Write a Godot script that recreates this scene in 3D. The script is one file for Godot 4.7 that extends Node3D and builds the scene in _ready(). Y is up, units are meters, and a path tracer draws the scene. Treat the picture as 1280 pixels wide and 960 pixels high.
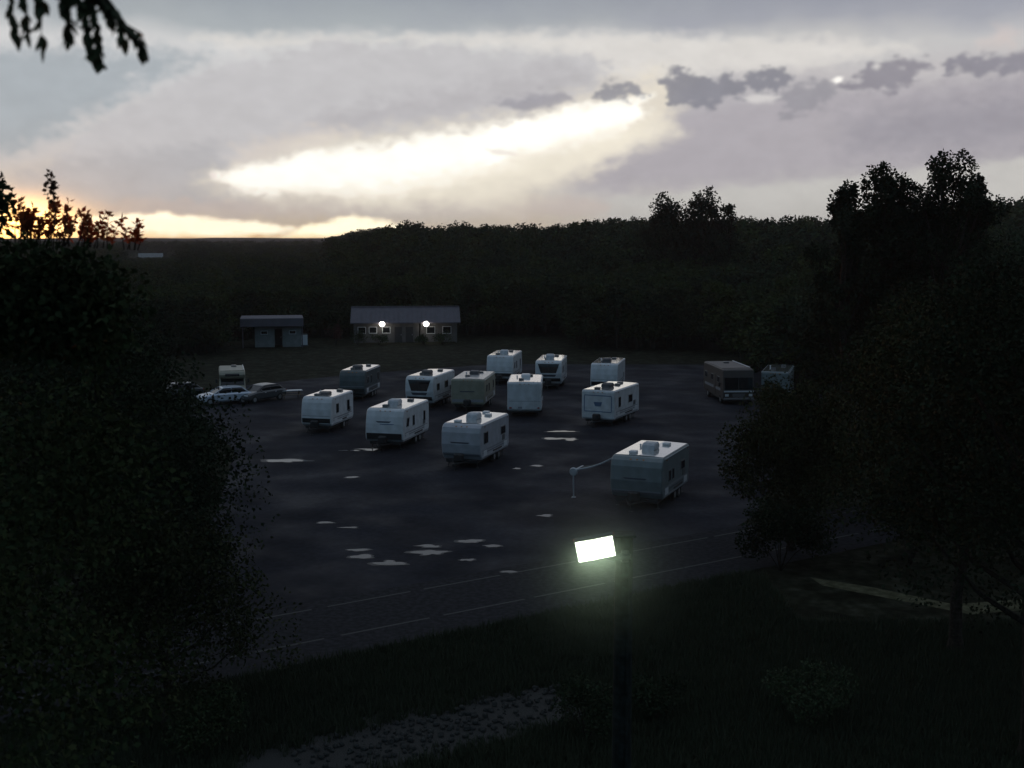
extends Node3D
# A camping-trailer lot below a hill at dusk, seen from a mast 14 m up. Metres, y up, the camera looks north (-z).

var M := {}
var names := {}
var rng := RandomNumberGenerator.new()


func _ready():
	rng.seed = 20
	var cam := Camera3D.new()
	cam.name = "camera"
	cam.position = Vector3(0, 14, 0)
	cam.rotation_degrees = Vector3(-6.918, 0, 0)
	cam.fov = 35.49
	cam.near = 0.2
	cam.far = 12000.0
	var lens := CameraAttributesPhysical.new()
	lens.frustum_focal_length = 37.5
	lens.frustum_near = 0.2
	lens.frustum_far = 12000.0
	lens.frustum_focus_distance = 85.0
	lens.exposure_aperture = 2.2
	cam.attributes = lens
	add_child(cam)
	cam.fov = 35.49
	cam.current = true
	var env := Environment.new()
	env.background_mode = Environment.BG_SKY
	var sky := Sky.new()
	var pano := PanoramaSkyMaterial.new()
	pano.panorama = ImageTexture.create_from_image(sky_image())
	sky.sky_material = pano
	env.sky = sky
	env.tonemap_mode = Environment.TONE_MAPPER_LINEAR
	env.tonemap_exposure = 1.0
	env.fog_enabled = true
	env.fog_density = 0.00014
	env.fog_light_color = Color(0.95, 0.93, 0.9)
	env.volumetric_fog_enabled = true
	env.volumetric_fog_density = 0.0
	env.sdfgi_enabled = true
	env.ssao_enabled = true
	env.ssil_enabled = true
	var we := WorldEnvironment.new()
	we.name = "world_environment"
	we.environment = env
	add_child(we)
	var sun := DirectionalLight3D.new()
	sun.name = "sun"
	sun.light_color = Color(1.0, 0.5, 0.2)
	sun.light_energy = 0.3
	sun.light_angular_distance = 0.5
	sun.shadow_enabled = true
	sun.rotation_degrees = Vector3(-0.7, 180 + 22.12, 0)   # shines from north-north-west, just above the horizon
	add_child(sun)

	make_materials()
	make_ground()
	make_buildings()
	make_forest()
	make_trees()
	make_trailers()
	make_cars()
	make_lamp_pole()
	make_small_things()


# ---------------------------------------------------------------- sky
func blend_poly(p: Vector2, poly: Array) -> float:
	# signed distance in degrees, negative inside
	var d := 1e9
	var inside := false
	var n := poly.size()
	for i in n:
		var a: Vector2 = poly[i]
		var b: Vector2 = poly[(i + 1) % n]
		var e := b - a
		var w := p - a
		d = minf(d, (w - e * clampf(w.dot(e) / e.dot(e), 0, 1)).length_squared())
		if (a.y > p.y) != (b.y > p.y) and p.x < e.x * (p.y - a.y) / e.y + a.x:
			inside = not inside
	return -sqrt(d) if inside else sqrt(d)


func ramp(x: float, stops: Array) -> Color:
	for i in range(1, stops.size()):
		if x <= stops[i][0]:
			var t: float = clampf((x - stops[i - 1][0]) / (stops[i][0] - stops[i - 1][0]), 0, 1)
			return lin(stops[i - 1][1]).lerp(lin(stops[i][1]), t)
	return lin(stops[-1][1])


func lin(c: Color) -> Color:
	return c.srgb_to_linear()


func sky_image() -> Image:
	# azimuth and elevation in degrees, azimuth 0 to the north; the cloud banks of this evening lie low in the north-west
	var layers := [
		[[Vector2(-25.05, 8.24), Vector2(-20.64, 8.24), Vector2(-17.65, 8.32), Vector2(-14.05, 8.05), Vector2(-15.99, 7.19), Vector2(-17.74, 6.10), Vector2(-19.45, 5.18), Vector2(-20.81, 4.38), Vector2(-25.36, 2.30)], Color8(169, 177, 183), 1.00, 0.62, 0.90, 0.38],  # left blue-grey bank
		[[Vector2(-14.55, 8.93), Vector2(-1.49, 9.29), Vector2(5.92, 9.31), Vector2(14.90, 8.78), Vector2(18.33, 8.29), Vector2(13.19, 7.63), Vector2(4.84, 7.27), Vector2(2.98, 8.50), Vector2(-2.97, 8.92), Vector2(-8.85, 8.90), Vector2(-12.45, 8.45)], Color8(226, 222, 217), 1.00, 0.38, 0.85, 0.23],  # light band under the top deck
		[[Vector2(-20.89, 2.55), Vector2(-19.65, 4.41), Vector2(-17.76, 5.58), Vector2(-14.95, 7.16), Vector2(-11.39, 8.28), Vector2(-8.13, 8.92), Vector2(-5.93, 8.68), Vector2(-2.97, 8.85), Vector2(0.00, 8.37), Vector2(2.23, 8.51), Vector2(4.54, 8.13), Vector2(3.80, 6.99), Vector2(2.24, 6.28), Vector2(-1.50, 5.20), Vector2(-5.99, 4.44), Vector2(-9.69, 3.75), Vector2(-13.67, 3.05), Vector2(-16.86, 2.15), Vector2(-19.59, 1.87)], Color8(198, 196, 198), 1.00, 0.27, 0.85, 0.35],  # broad grey cloud
		[[Vector2(-9.65, 5.41), Vector2(-2.99, 6.93), Vector2(1.86, 7.87), Vector2(3.73, 7.35), Vector2(1.87, 6.36), Vector2(-3.00, 5.41), Vector2(-7.83, 4.64)], Color8(186, 183, 186), 1.00, 0.62, 0.70, 0.38],  # its darker underside
		[[Vector2(-22.18, 2.87), Vector2(-17.82, 3.83), Vector2(-13.92, 4.33), Vector2(-12.89, 3.06), Vector2(-13.63, 2.18), Vector2(-8.25, 1.93), Vector2(0.00, 1.72), Vector2(-1.51, 1.28), Vector2(-12.65, 1.32), Vector2(-22.26, 1.11)], Color8(184, 183, 186), 1.00, 0.38, 0.80, 0.23],  # low mauve bank
		[[Vector2(-18.93, 1.63), Vector2(-8.99, 2.00), Vector2(2.26, 1.95), Vector2(6.77, 1.34), Vector2(0.00, 1.05), Vector2(-9.01, 1.04), Vector2(-14.44, 0.95), Vector2(-18.95, 1.07)], Color8(206, 192, 184), 1.00, 0.23, 0.60, 0.23],  # pink streaks
		[[Vector2(3.38, 3.46), Vector2(5.61, 5.10), Vector2(8.91, 5.96), Vector2(16.70, 6.58), Vector2(25.73, 6.84), Vector2(25.88, 3.95), Vector2(16.82, 3.07), Vector2(9.71, 2.51), Vector2(4.52, 2.17), Vector2(1.89, 2.47)], Color8(177, 172, 178), 1.00, 0.62, 0.85, 0.31],  # right mauve mass
		[[Vector2(15.36, 5.29), Vector2(20.07, 6.18), Vector2(25.75, 6.42), Vector2(25.87, 4.22), Vector2(20.18, 3.78), Vector2(15.41, 3.88)], Color8(152, 149, 158), 1.00, 1.15, 0.70, 0.38],  # its dark right part
		[[Vector2(4.52, 1.91), Vector2(9.72, 2.29), Vector2(16.83, 2.86), Vector2(25.89, 3.75), Vector2(26.10, -0.07), Vector2(4.54, -0.08)], Color8(204, 202, 197), 1.00, 0.19, 0.80, 0.15],  # clear strip under it
		[[Vector2(-13.14, 2.98), Vector2(-12.57, 4.29), Vector2(-8.93, 5.13), Vector2(-7.46, 4.90), Vector2(-8.21, 4.13)], Color8(224, 214, 205), 1.00, 0.46, 0.70, 0.31],  # cream patch
		[[Vector2(-14.39, 2.61), Vector2(-8.94, 4.41), Vector2(0.00, 5.67), Vector2(3.92, 6.85), Vector2(6.68, 7.68), Vector2(8.16, 7.08), Vector2(7.45, 5.44), Vector2(3.76, 3.09), Vector2(0.00, 1.35), Vector2(-6.03, 1.34), Vector2(-11.55, 1.69)], Color8(238, 229, 212), 1.00, 0.77, 0.85, 0.31],  # glow round the gap
		[[Vector2(-7.88, 2.23), Vector2(-2.26, 3.47), Vector2(2.25, 4.39), Vector2(5.97, 5.82), Vector2(7.83, 4.90), Vector2(3.76, 3.46), Vector2(-1.51, 2.02), Vector2(-7.14, 1.60)], Color8(248, 240, 222), 1.00, 0.69, 0.85, 0.23],  # pale reach under the gap
		[[Vector2(-13.50, 2.76), Vector2(-12.49, 3.17), Vector2(-8.95, 3.98), Vector2(-6.10, 4.29), Vector2(-4.12, 4.75), Vector2(-1.76, 5.05), Vector2(1.31, 5.67), Vector2(3.85, 6.24), Vector2(6.41, 6.47), Vector2(5.97, 5.64), Vector2(4.61, 4.85), Vector2(2.07, 4.21), Vector2(0.08, 3.80), Vector2(-2.07, 2.91), Vector2(-5.57, 2.16), Vector2(-8.10, 2.11), Vector2(-11.29, 2.13), Vector2(-12.87, 2.26)], Color8(255, 252, 243), 1.20, 0.35, 1.00, 0.23],  # bright gap
		[[Vector2(-11.54, 2.35), Vector2(-6.39, 2.42), Vector2(-1.88, 3.32), Vector2(1.88, 4.39), Vector2(5.05, 5.18), Vector2(4.68, 4.67), Vector2(1.88, 3.87), Vector2(-1.88, 2.69), Vector2(-5.65, 2.01), Vector2(-10.09, 1.99)], Color8(252, 245, 230), 1.05, 0.35, 0.70, 0.23],  # veil along its lower edge
		[[Vector2(-1.20, 4.17), Vector2(0.00, 4.10), Vector2(0.23, 3.91), Vector2(-0.94, 3.91)], Color8(225, 215, 205), 1.00, 0.12, 0.60, 0.08],  # nick in the gap
		[[Vector2(-13.96, 2.90), Vector2(-13.74, 3.01), Vector2(-13.61, 2.83), Vector2(-13.82, 2.72)], Color8(245, 235, 228), 1.00, 0.08, 0.90, 0.04],  # sparkle
		[[Vector2(-20.64, 0.77), Vector2(-18.61, 1.00), Vector2(-16.20, 1.12), Vector2(-11.58, 0.70), Vector2(-10.05, 0.41), Vector2(-11.59, 0.11), Vector2(-16.93, -0.07), Vector2(-20.67, -0.14)], Color8(255, 242, 214), 1.80, 0.15, 0.95, 0.12],  # low gap left
		[[Vector2(-11.23, -0.00), Vector2(-9.38, 0.63), Vector2(-7.52, 0.97), Vector2(-5.66, 0.82), Vector2(-4.84, 0.30), Vector2(-5.67, -0.22), Vector2(-11.23, -0.22)], Color8(255, 242, 208), 1.90, 0.15, 0.95, 0.12],  # low gap right
		[[Vector2(-26.68, 0.40), Vector2(-19.65, 0.35), Vector2(-14.11, 0.15), Vector2(-8.28, 0.22), Vector2(-6.42, 0.30), Vector2(-6.43, -0.45), Vector2(-26.72, -0.40)], Color8(255, 206, 132), 1.10, 0.19, 0.60, 0.12],  # orange horizon
		[[Vector2(3.81, 6.56), Vector2(4.10, 6.92), Vector2(5.03, 7.13), Vector2(5.77, 6.98), Vector2(6.18, 6.61), Vector2(5.59, 6.29), Vector2(4.48, 6.20)], Color8(147, 147, 155), 1.00, 0.15, 0.90, 0.35],  # small dark cloud
		[[Vector2(6.91, 7.25), Vector2(7.23, 7.60), Vector2(7.97, 7.65), Vector2(8.89, 7.32), Vector2(9.79, 7.26), Vector2(11.05, 7.45), Vector2(12.12, 7.66), Vector2(12.83, 7.54), Vector2(12.91, 7.19), Vector2(12.32, 6.85), Vector2(11.79, 6.58), Vector2(10.89, 6.64), Vector2(9.64, 6.20), Vector2(8.55, 5.97), Vector2(7.26, 6.17), Vector2(6.92, 6.71)], Color8(139, 139, 148), 1.00, 0.15, 0.92, 0.42],  # dark cumulus
		[[Vector2(12.68, 6.84), Vector2(13.91, 7.09), Vector2(14.79, 6.88), Vector2(15.32, 6.62), Vector2(14.64, 5.95), Vector2(12.89, 5.64), Vector2(11.98, 6.08)], Color8(156, 154, 161), 1.00, 0.23, 0.85, 0.42],  # paler cumulus
		[[Vector2(15.03, 6.88), Vector2(15.99, 7.29), Vector2(16.66, 7.68), Vector2(18.00, 7.96), Vector2(18.69, 7.66), Vector2(18.87, 7.18), Vector2(17.71, 6.78), Vector2(16.36, 6.56), Vector2(15.32, 6.62)], Color8(144, 141, 150), 1.00, 0.19, 0.90, 0.42],  # right cumulus
		[[Vector2(19.19, 7.57), Vector2(20.00, 8.01), Vector2(21.30, 7.94), Vector2(24.15, 7.71), Vector2(25.69, 7.49), Vector2(25.73, 6.84), Vector2(21.34, 7.14), Vector2(19.70, 7.11)], Color8(141, 139, 149), 1.00, 0.19, 0.90, 0.42],  # far right cumulus
		[[Vector2(-1.05, 6.21), Vector2(0.75, 6.65), Vector2(2.24, 6.79), Vector2(3.06, 6.35), Vector2(1.87, 6.00), Vector2(0.00, 5.93)], Color8(160, 158, 166), 1.00, 0.19, 0.85, 0.23],  # wisp
		[[Vector2(14.61, 7.03), Vector2(14.81, 7.23), Vector2(15.09, 7.22), Vector2(15.13, 6.98), Vector2(14.89, 6.85)], Color8(255, 252, 245), 1.15, 0.08, 1.00, 0.08],  # lit edge
		[[Vector2(16.39, 7.52), Vector2(16.52, 7.69), Vector2(16.70, 7.58), Vector2(16.56, 7.44)], Color8(232, 228, 224), 1.00, 0.12, 0.70, 0.08],  # small lit edge
		[[Vector2(10.54, 6.43), Vector2(11.61, 6.59), Vector2(12.51, 6.42), Vector2(11.98, 6.15), Vector2(11.08, 6.10)], Color8(222, 218, 216), 1.00, 0.12, 0.80, 0.12],  # pale hole
		[[Vector2(20.80, 8.33), Vector2(21.42, 8.92), Vector2(22.38, 8.73), Vector2(22.25, 8.08)], Color8(214, 200, 196), 1.00, 0.38, 0.60, 0.15],  # pink patch
	]
	var boxes := []
	for l in layers:
		var r := Rect2(l[0][0], Vector2.ZERO)
		for q in l[0]:
			r = r.expand(q)
		boxes.append(r.grow(1.2 + l[3] * 2))
		l[1] = lin(l[1])
	var left := [[0.0, Color8(226, 205, 174)], [1.5, Color8(206, 196, 185)], [3.7, Color8(203, 199, 198)], [6.8, Color8(206, 205, 206)], [8.6, Color8(212, 212, 212)], [9.6, Color8(172, 178, 182)], [11.5, Color8(152, 159, 167)], [30.0, Color8(140, 150, 163)], [90.0, Color8(118, 130, 148)]]
	var right := [[0.0, Color8(208, 204, 196)], [1.3, Color8(204, 201, 197)], [3.4, Color8(186, 182, 184)], [6.2, Color8(180, 176, 181)], [7.5, Color8(196, 192, 193)], [8.8, Color8(198, 197, 197)], [9.9, Color8(165, 167, 176)], [11.5, Color8(146, 150, 162)], [30.0, Color8(136, 146, 160)], [90.0, Color8(118, 130, 148)]]
	var back := [[0.0, Color8(70, 101, 122)], [10.0, Color8(72, 104, 126)], [40.0, Color8(92, 118, 140)], [90.0, Color8(118, 130, 148)]]
	var fn := FastNoiseLite.new()
	fn.seed = 4
	fn.frequency = 1.0
	fn.fractal_octaves = 5
	var image := Image.create_empty(1024, 512, false, Image.FORMAT_RGBAF)
	for y in 512:
		for x in 1024:
			image.set_pixel(x, y, sky_color(wrapf((x + 0.5) / 1024.0 * 360, -180, 180), 90 - (y + 0.5) / 512.0 * 180, layers, boxes, left, right, back, fn))
	image.resize(4096, 2048, Image.INTERPOLATE_CUBIC)
	var deg := 4096.0 / 360
	# the picture starts at north and goes round by the east
	var x0 := int(28 * deg)
	var y0 := int((90 - 14) * deg)
	for y in range(y0, 1024):
		for xx in range(-x0, x0):
			var x := posmod(xx, 4096)
			image.set_pixel(x, y, sky_color((xx + 0.5) / deg, 90 - (y + 0.5) / deg, layers, boxes, left, right, back, fn))
	return image


func sky_color(az: float, el: float, layers: Array, boxes: Array, left: Array, right: Array, back: Array, fn: FastNoiseLite) -> Color:
	if el < -0.6:
		return Color(0.012, 0.012, 0.012)
	el = maxf(el, 0.0)
	var a := deg_to_rad(az)
	var e := deg_to_rad(el)
	var d := Vector3(sin(a) * cos(e), sin(e), -cos(a) * cos(e))
	# cloud sheets are seen edge-on near the horizon: stretch the noise sideways
	var q := Vector3(d.x, d.y * 1.8, d.z)
	var big := fn.get_noise_3dv(q * 9.0)
	var mid := fn.get_noise_3dv(q * 30.0 + Vector3(7, 0, 0))
	var c := ramp(el + big * 0.8, left).lerp(ramp(el + big * 0.8, right), smoothstep(-12.0, 16.0, az + big * 6))
	var away := smoothstep(30.0, 150.0, absf(az)) * (1.0 - smoothstep(35.0, 90.0, el))
	c = c.lerp(ramp(el, back), away)
	var tone := 1.0 + 0.05 * big + 0.03 * mid
	c = Color(c.r * tone, c.g * tone, c.b * tone)
	if absf(az) < 29 and el < 14:
		var fine := fn.get_noise_3dv(q * 75.0 + Vector3(0, 9, 0))
		var warp := Vector2(fn.get_noise_3dv(q * 45.0), fn.get_noise_3dv(q * 45.0 + Vector3(5, 5, 5)) * 0.6)
		for i in layers.size():
			var l: Array = layers[i]
			var p: Vector2 = Vector2(az, el) + warp * l[5] * 2.2
			if not boxes[i].has_point(p):
				continue
			var s: float = blend_poly(p, l[0]) + fine * l[5] * 1.1
			var k := (1.0 - smoothstep(-l[3], l[3], s)) * float(l[4])
			if k > 0:
				var shade: float = l[2] * (1.0 + 0.07 * mid + 0.035 * fine)
				c = c.lerp(Color(l[1].r * shade, l[1].g * shade, l[1].b * shade), k)
	# the sun's own glow, just above the horizon in the north-west
	var r := Vector2((az + 22.12) * 0.55, (el - 0.6) * 1.25).length()
	var g := exp(-r * r / 1.1) * 7.0 + exp(-r / 1.5) * 0.6
	var o := exp(-r / 1.6) * 0.75 * exp(-el * 0.55)
	c = Color(c.r, c.g * (1.0 - 0.5 * o), c.b * (1.0 - 0.95 * o))
	return Color(c.r + g, c.g + g * 0.52, c.b + g * 0.14)


# ---------------------------------------------------------------- helpers
func numbered(parent: Node, called: String) -> String:
	var key := str(parent.get_instance_id()) + called
	var n: int = names.get(key, 0)
	names[key] = n + 1
	return called if n == 0 else "%s_%03d" % [called, n]


func tag(o: Node, label: String, category: String, group := "") -> Node:
	o.set_meta("label", label)
	o.set_meta("category", category)
	if group:
		o.set_meta("group", group)
	return o


func thing(called: String, label: String, category: String, at := Vector3.ZERO, turn := 0.0, group := "") -> Node3D:
	var o := Node3D.new()
	o.name = numbered(self, called)
	add_child(o, true)
	o.position = at
	o.rotation_degrees.y = turn
	tag(o, label, category, group)
	return o


func part(parent: Node, called: String, mesh, m: Material) -> MeshInstance3D:
	var o := MeshInstance3D.new()
	o.name = numbered(parent, called)
	if mesh is SurfaceTool:
		mesh.generate_normals()
		o.mesh = mesh.commit()
	else:
		o.mesh = mesh
	o.material_override = m
	parent.add_child(o, true)
	return o


func struct(called: String, mesh, m: Material) -> MeshInstance3D:
	var o := part(self, called, mesh, m)
	o.set_meta("kind", "structure")
	return o


func mb() -> SurfaceTool:
	var st := SurfaceTool.new()
	st.begin(Mesh.PRIMITIVE_TRIANGLES)
	st.set_smooth_group(-1)
	return st


func tri(st: SurfaceTool, a: Vector3, b: Vector3, c: Vector3):
	# counter-clockwise seen from outside
	st.add_vertex(a)
	st.add_vertex(c)
	st.add_vertex(b)


func quad(st: SurfaceTool, a: Vector3, b: Vector3, c: Vector3, d: Vector3):
	tri(st, a, b, c)
	tri(st, a, c, d)


func box(st: SurfaceTool, c: Vector3, s: Vector3, turn := Basis(), bevel := 0.0):
	var h := s / 2
	if bevel <= 0:
		for ax in 3:
			for sg in [-1.0, 1.0]:
				var n := Vector3.ZERO
				n[ax] = sg
				var u := Vector3.ZERO
				u[(ax + 1) % 3] = 1
				var v := n.cross(u)
				var o := n * h
				var pu := u * h
				var pv := v * h
				quad(st, c + turn * (o - pu - pv), c + turn * (o + pu - pv), c + turn * (o + pu + pv), c + turn * (o - pu + pv))
		return
	var b := minf(bevel, minf(h.x, minf(h.y, h.z)) * 0.8)
	for ax in 3:
		for sg in [-1.0, 1.0]:
			var n := Vector3.ZERO
			n[ax] = sg
			var u := Vector3.ZERO
			u[(ax + 1) % 3] = 1
			var v := n.cross(u)
			var o := n * h
			var pu := u * (h - Vector3.ONE * b)
			var pv := v * (h - Vector3.ONE * b)
			quad(st, c + turn * (o - pu - pv), c + turn * (o + pu - pv), c + turn * (o + pu + pv), c + turn * (o - pu + pv))
			# chamfer towards +u of this face (each edge once)
			for s2 in [-1.0, 1.0]:
				var m: Vector3 = u * s2
				var w := n.cross(m)
				var ph := w * (h - Vector3.ONE * b)
				var on_n: Vector3 = n * h + m * (h - Vector3.ONE * b)
				var on_m: Vector3 = m * h + n * (h - Vector3.ONE * b)
				quad(st, c + turn * (on_n - ph), c + turn * (on_m - ph), c + turn * (on_m + ph), c + turn * (on_n + ph))
	for sx in [-1.0, 1.0]:
		for sy in [-1.0, 1.0]:
			for sz in [-1.0, 1.0]:
				var i := h - Vector3.ONE * b
				var px := Vector3(sx * h.x, sy * i.y, sz * i.z)
				var py := Vector3(sx * i.x, sy * h.y, sz * i.z)
				var pz := Vector3(sx * i.x, sy * i.y, sz * h.z)
				if sx * sy * sz > 0:
					tri(st, c + turn * px, c + turn * py, c + turn * pz)
				else:
					tri(st, c + turn * px, c + turn * pz, c + turn * py)


func one_box(s: Vector3, c := Vector3.ZERO, bevel := 0.0, turn := Basis()) -> SurfaceTool:
	var st := mb()
	box(st, c, s, turn, bevel)
	return st


func tube(st: SurfaceTool, a: Vector3, b: Vector3, r0: float, r1: float, n := 8, caps := true):
	var d := (b - a).normalized()
	var u := d.cross(Vector3.RIGHT if absf(d.x) < 0.8 else Vector3.UP).normalized()
	var v := d.cross(u)
	for i in n:
		var t0 := TAU * i / n
		var t1 := TAU * (i + 1) / n
		var e0 := u * cos(t0) + v * sin(t0)
		var e1 := u * cos(t1) + v * sin(t1)
		quad(st, a + e0 * r0, a + e1 * r0, b + e1 * r1, b + e0 * r1)
		if caps:
			tri(st, b, b + e0 * r1, b + e1 * r1)
			tri(st, a, a + e1 * r0, a + e0 * r0)


func path_tube(st: SurfaceTool, pts: Array, r0: float, r1: float, n := 6):
	for i in pts.size() - 1:
		var k := float(pts.size() - 1)
		tube(st, pts[i], pts[i + 1], lerpf(r0, r1, i / k), lerpf(r0, r1, (i + 1) / k), n, i == 0 or i == pts.size() - 2)


func prism(st: SurfaceTool, prof: PackedVector2Array, w: float, bev: float, cx := 0.0):
	# a side outline of (z, y) points drawn across the width w, its side edges chamfered
	var n := prof.size()
	var area := 0.0
	for i in n:
		area += prof[i].cross(prof[(i + 1) % n])
	if area < 0:
		prof.reverse()
	var inner := PackedVector2Array()
	for i in n:
		var e0 := (prof[i] - prof[(i + n - 1) % n]).normalized()
		var e1 := (prof[(i + 1) % n] - prof[i]).normalized()
		var nn := (Vector2(-e0.y, e0.x) + Vector2(-e1.y, e1.x))
		nn = nn / maxf(nn.length_squared() / 2, 0.3)
		inner.append(prof[i] + nn * bev)
	var h := w / 2
	var k := h - bev
	var p := func(x: float, q: Vector2) -> Vector3: return Vector3(cx + x, q.y, q.x)
	for i in n:
		var j := (i + 1) % n
		quad(st, p.call(-k, prof[i]), p.call(k, prof[i]), p.call(k, prof[j]), p.call(-k, prof[j]))
		quad(st, p.call(-h, inner[i]), p.call(-k, prof[i]), p.call(-k, prof[j]), p.call(-h, inner[j]))
		quad(st, p.call(k, prof[i]), p.call(h, inner[i]), p.call(h, inner[j]), p.call(k, prof[j]))
	var t := Geometry2D.triangulate_polygon(inner)
	for i in range(0, t.size(), 3):
		var a := inner[t[i]]
		var b := inner[t[i + 1]]
		var c := inner[t[i + 2]]
		if (b - a).cross(c - a) < 0:
			var s := b
			b = c
			c = s
		tri(st, p.call(-h, a), p.call(-h, b), p.call(-h, c))
		tri(st, p.call(h, a), p.call(h, c), p.call(h, b))


func sheet(pts: Array, y: float, cell := 0.0) -> SurfaceTool:
	# a flat ground polygon, (x, z) corners
	var st := mb()
	var poly := PackedVector2Array(pts)
	var t := Geometry2D.triangulate_polygon(poly)
	for i in range(0, t.size(), 3):
		var a := poly[t[i]]
		var b := poly[t[i + 1]]
		var c := poly[t[i + 2]]
		if (b - a).cross(c - a) > 0:
			var s := b
			b = c
			c = s
		tri(st, Vector3(a.x, y, a.y), Vector3(b.x, y, b.y), Vector3(c.x, y, c.y))
	return st


func noise_tex(seed_: int, freq: float, lo: Color, hi: Color, size := 256) -> Texture2D:
	var fnl := FastNoiseLite.new()
	fnl.seed = seed_
	fnl.frequency = freq
	fnl.fractal_octaves = 5
	var t := NoiseTexture2D.new()
	t.width = size
	t.height = size
	t.seamless = true
	t.noise = fnl
	var g := Gradient.new()
	g.colors = PackedColorArray([lo, hi])
	g.offsets = PackedFloat32Array([0.15, 0.85])
	t.color_ramp = g
	return t


func mat(albedo: Color, rough := 0.8, tex: Texture2D = null, scale_ := 1.0, spec := 0.5) -> StandardMaterial3D:
	# albedo is given as a linear, real-world base colour
	var m := StandardMaterial3D.new()
	m.albedo_color = albedo.linear_to_srgb()
	m.roughness = rough
	m.metallic_specular = spec
	if tex:
		m.albedo_texture = tex
		m.uv1_triplanar = true
		m.uv1_scale = Vector3.ONE * scale_
	return m


func make_materials():
	var grime := noise_tex(1, 0.012, Color(0.9, 0.9, 0.89), Color(1, 1, 1))
	var speck := noise_tex(2, 0.09, Color(0.6, 0.6, 0.6), Color(1, 1, 1))
	var wood := noise_tex(3, 0.03, Color(0.55, 0.52, 0.5), Color(1, 1, 1))
	M.white = mat(Color(0.66, 0.68, 0.7), 0.32, grime, 0.35)
	M.offwhite = mat(Color(0.45, 0.46, 0.5), 0.35, grime, 0.35)
	M.sage = mat(Color(0.2, 0.235, 0.24), 0.4, grime, 0.35)
	M.cream = mat(Color(0.56, 0.53, 0.45), 0.4, grime, 0.35)
	M.tan = mat(Color(0.3, 0.29, 0.22), 0.45, grime, 0.35)
	M.grey = mat(Color(0.42, 0.44, 0.46), 0.4, grime, 0.35)
	M.brown = mat(Color(0.06, 0.048, 0.042), 0.45, grime, 0.35)
	M.dark_body = mat(Color(0.08, 0.1, 0.105), 0.35, grime, 0.35)
	M.roof = mat(Color(0.88, 0.86, 0.82), 0.1, grime, 0.6)
	M.roof.metallic = 0.75
	M.roof.clearcoat_enabled = true
	M.roof.clearcoat_roughness = 0.08
	M.grey_roof = mat(Color(0.45, 0.44, 0.44), 0.2, grime, 0.6)
	M.ac = mat(Color(0.5, 0.52, 0.55), 0.45, grime, 0.8)
	M.ac_dark = mat(Color(0.05, 0.05, 0.055), 0.5, grime, 0.8)
	M.vent = mat(Color(0.12, 0.12, 0.12), 0.3)
	M.glass = mat(Color(0.01, 0.012, 0.014), 0.06)
	M.black = mat(Color(0.018, 0.018, 0.018), 0.6)
	M.rubber = mat(Color(0.02, 0.02, 0.02), 0.85)
	M.steel = mat(Color(0.5, 0.5, 0.5), 0.35)
	M.steel.metallic = 0.8
	M.awning = mat(Color(0.025, 0.032, 0.03), 0.9)
	M.trim = mat(Color(0.62, 0.63, 0.64), 0.3)
	M.decal = mat(Color(0.06, 0.07, 0.09), 0.4)
	M.decal_blue = mat(Color(0.1, 0.16, 0.26), 0.4)
	M.decal_grey = mat(Color(0.25, 0.26, 0.28), 0.4)
	M.red_lens = mat(Color(0.25, 0.012, 0.01), 0.2)
	M.amber_lens = mat(Color(0.4, 0.15, 0.02), 0.2)
	M.clear_lens = mat(Color(0.6, 0.6, 0.6), 0.1)
	M.car_silver = mat(Color(0.6, 0.66, 0.75), 0.22)
	M.car_silver.metallic = 0.3
	M.car_silver.clearcoat_enabled = true
	M.car_dark = mat(Color(0.04, 0.045, 0.05), 0.25)
	M.car_dark.clearcoat_enabled = true
	M.grass = mat(Color(0.05, 0.053, 0.037), 0.95, noise_tex(5, 0.02, Color(0.55, 0.55, 0.5), Color(1, 1, 1), 512), 0.05, 0.15)
	M.grass.uv1_world_triplanar = true
	M.grass.detail_enabled = true
	M.grass.detail_albedo = noise_tex(6, 0.06, Color(0.62, 0.62, 0.55), Color(1, 1, 1), 512)
	M.grass.detail_blend_mode = BaseMaterial3D.BLEND_MODE_MUL
	M.blade = mat(Color(0.045, 0.052, 0.03), 0.9, null, 1, 0.2)
	M.asphalt = mat(Color(0.033, 0.034, 0.044), 0.85, noise_tex(7, 0.008, Color(0.72, 0.72, 0.74), Color(1, 1, 1), 512), 0.03, 0.2)
	M.asphalt.detail_enabled = true
	M.asphalt.detail_albedo = noise_tex(10, 0.15, Color(0.8, 0.8, 0.8), Color(1, 1, 1), 512)
	M.asphalt.detail_blend_mode = BaseMaterial3D.BLEND_MODE_MUL
	M.asphalt.uv1_world_triplanar = true
	M.asphalt.roughness = 1.0
	M.asphalt.roughness_texture = noise_tex(14, 0.012, Color(0.62, 0.62, 0.62), Color(1, 1, 1), 512)
	M.path = mat(Color(0.125, 0.122, 0.075), 0.95, noise_tex(15, 0.03, Color(0.68, 0.68, 0.64), Color(1, 1, 1), 256), 0.25, 0.15)
	M.path.uv1_world_triplanar = true
	M.road = mat(Color(0.03, 0.03, 0.035), 0.85, noise_tex(8, 0.03, Color(0.65, 0.65, 0.66), Color(1, 1, 1), 512), 0.2, 0.2)
	M.road.uv1_world_triplanar = true
	M.line = mat(Color(0.058, 0.058, 0.056), 0.8, speck, 1.5)
	M.gravel = mat(Color(0.1, 0.098, 0.095), 0.9, noise_tex(9, 0.1, Color(0.45, 0.45, 0.42), Color(1, 1, 1), 512), 0.5, 0.2)
	M.gravel.uv1_world_triplanar = true
	M.water = mat(Color(0.02, 0.02, 0.02), 0.06, null, 1, 0.36)
	M.wet = mat(Color(0.016, 0.016, 0.019), 0.5, null, 1, 0.35)
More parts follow.
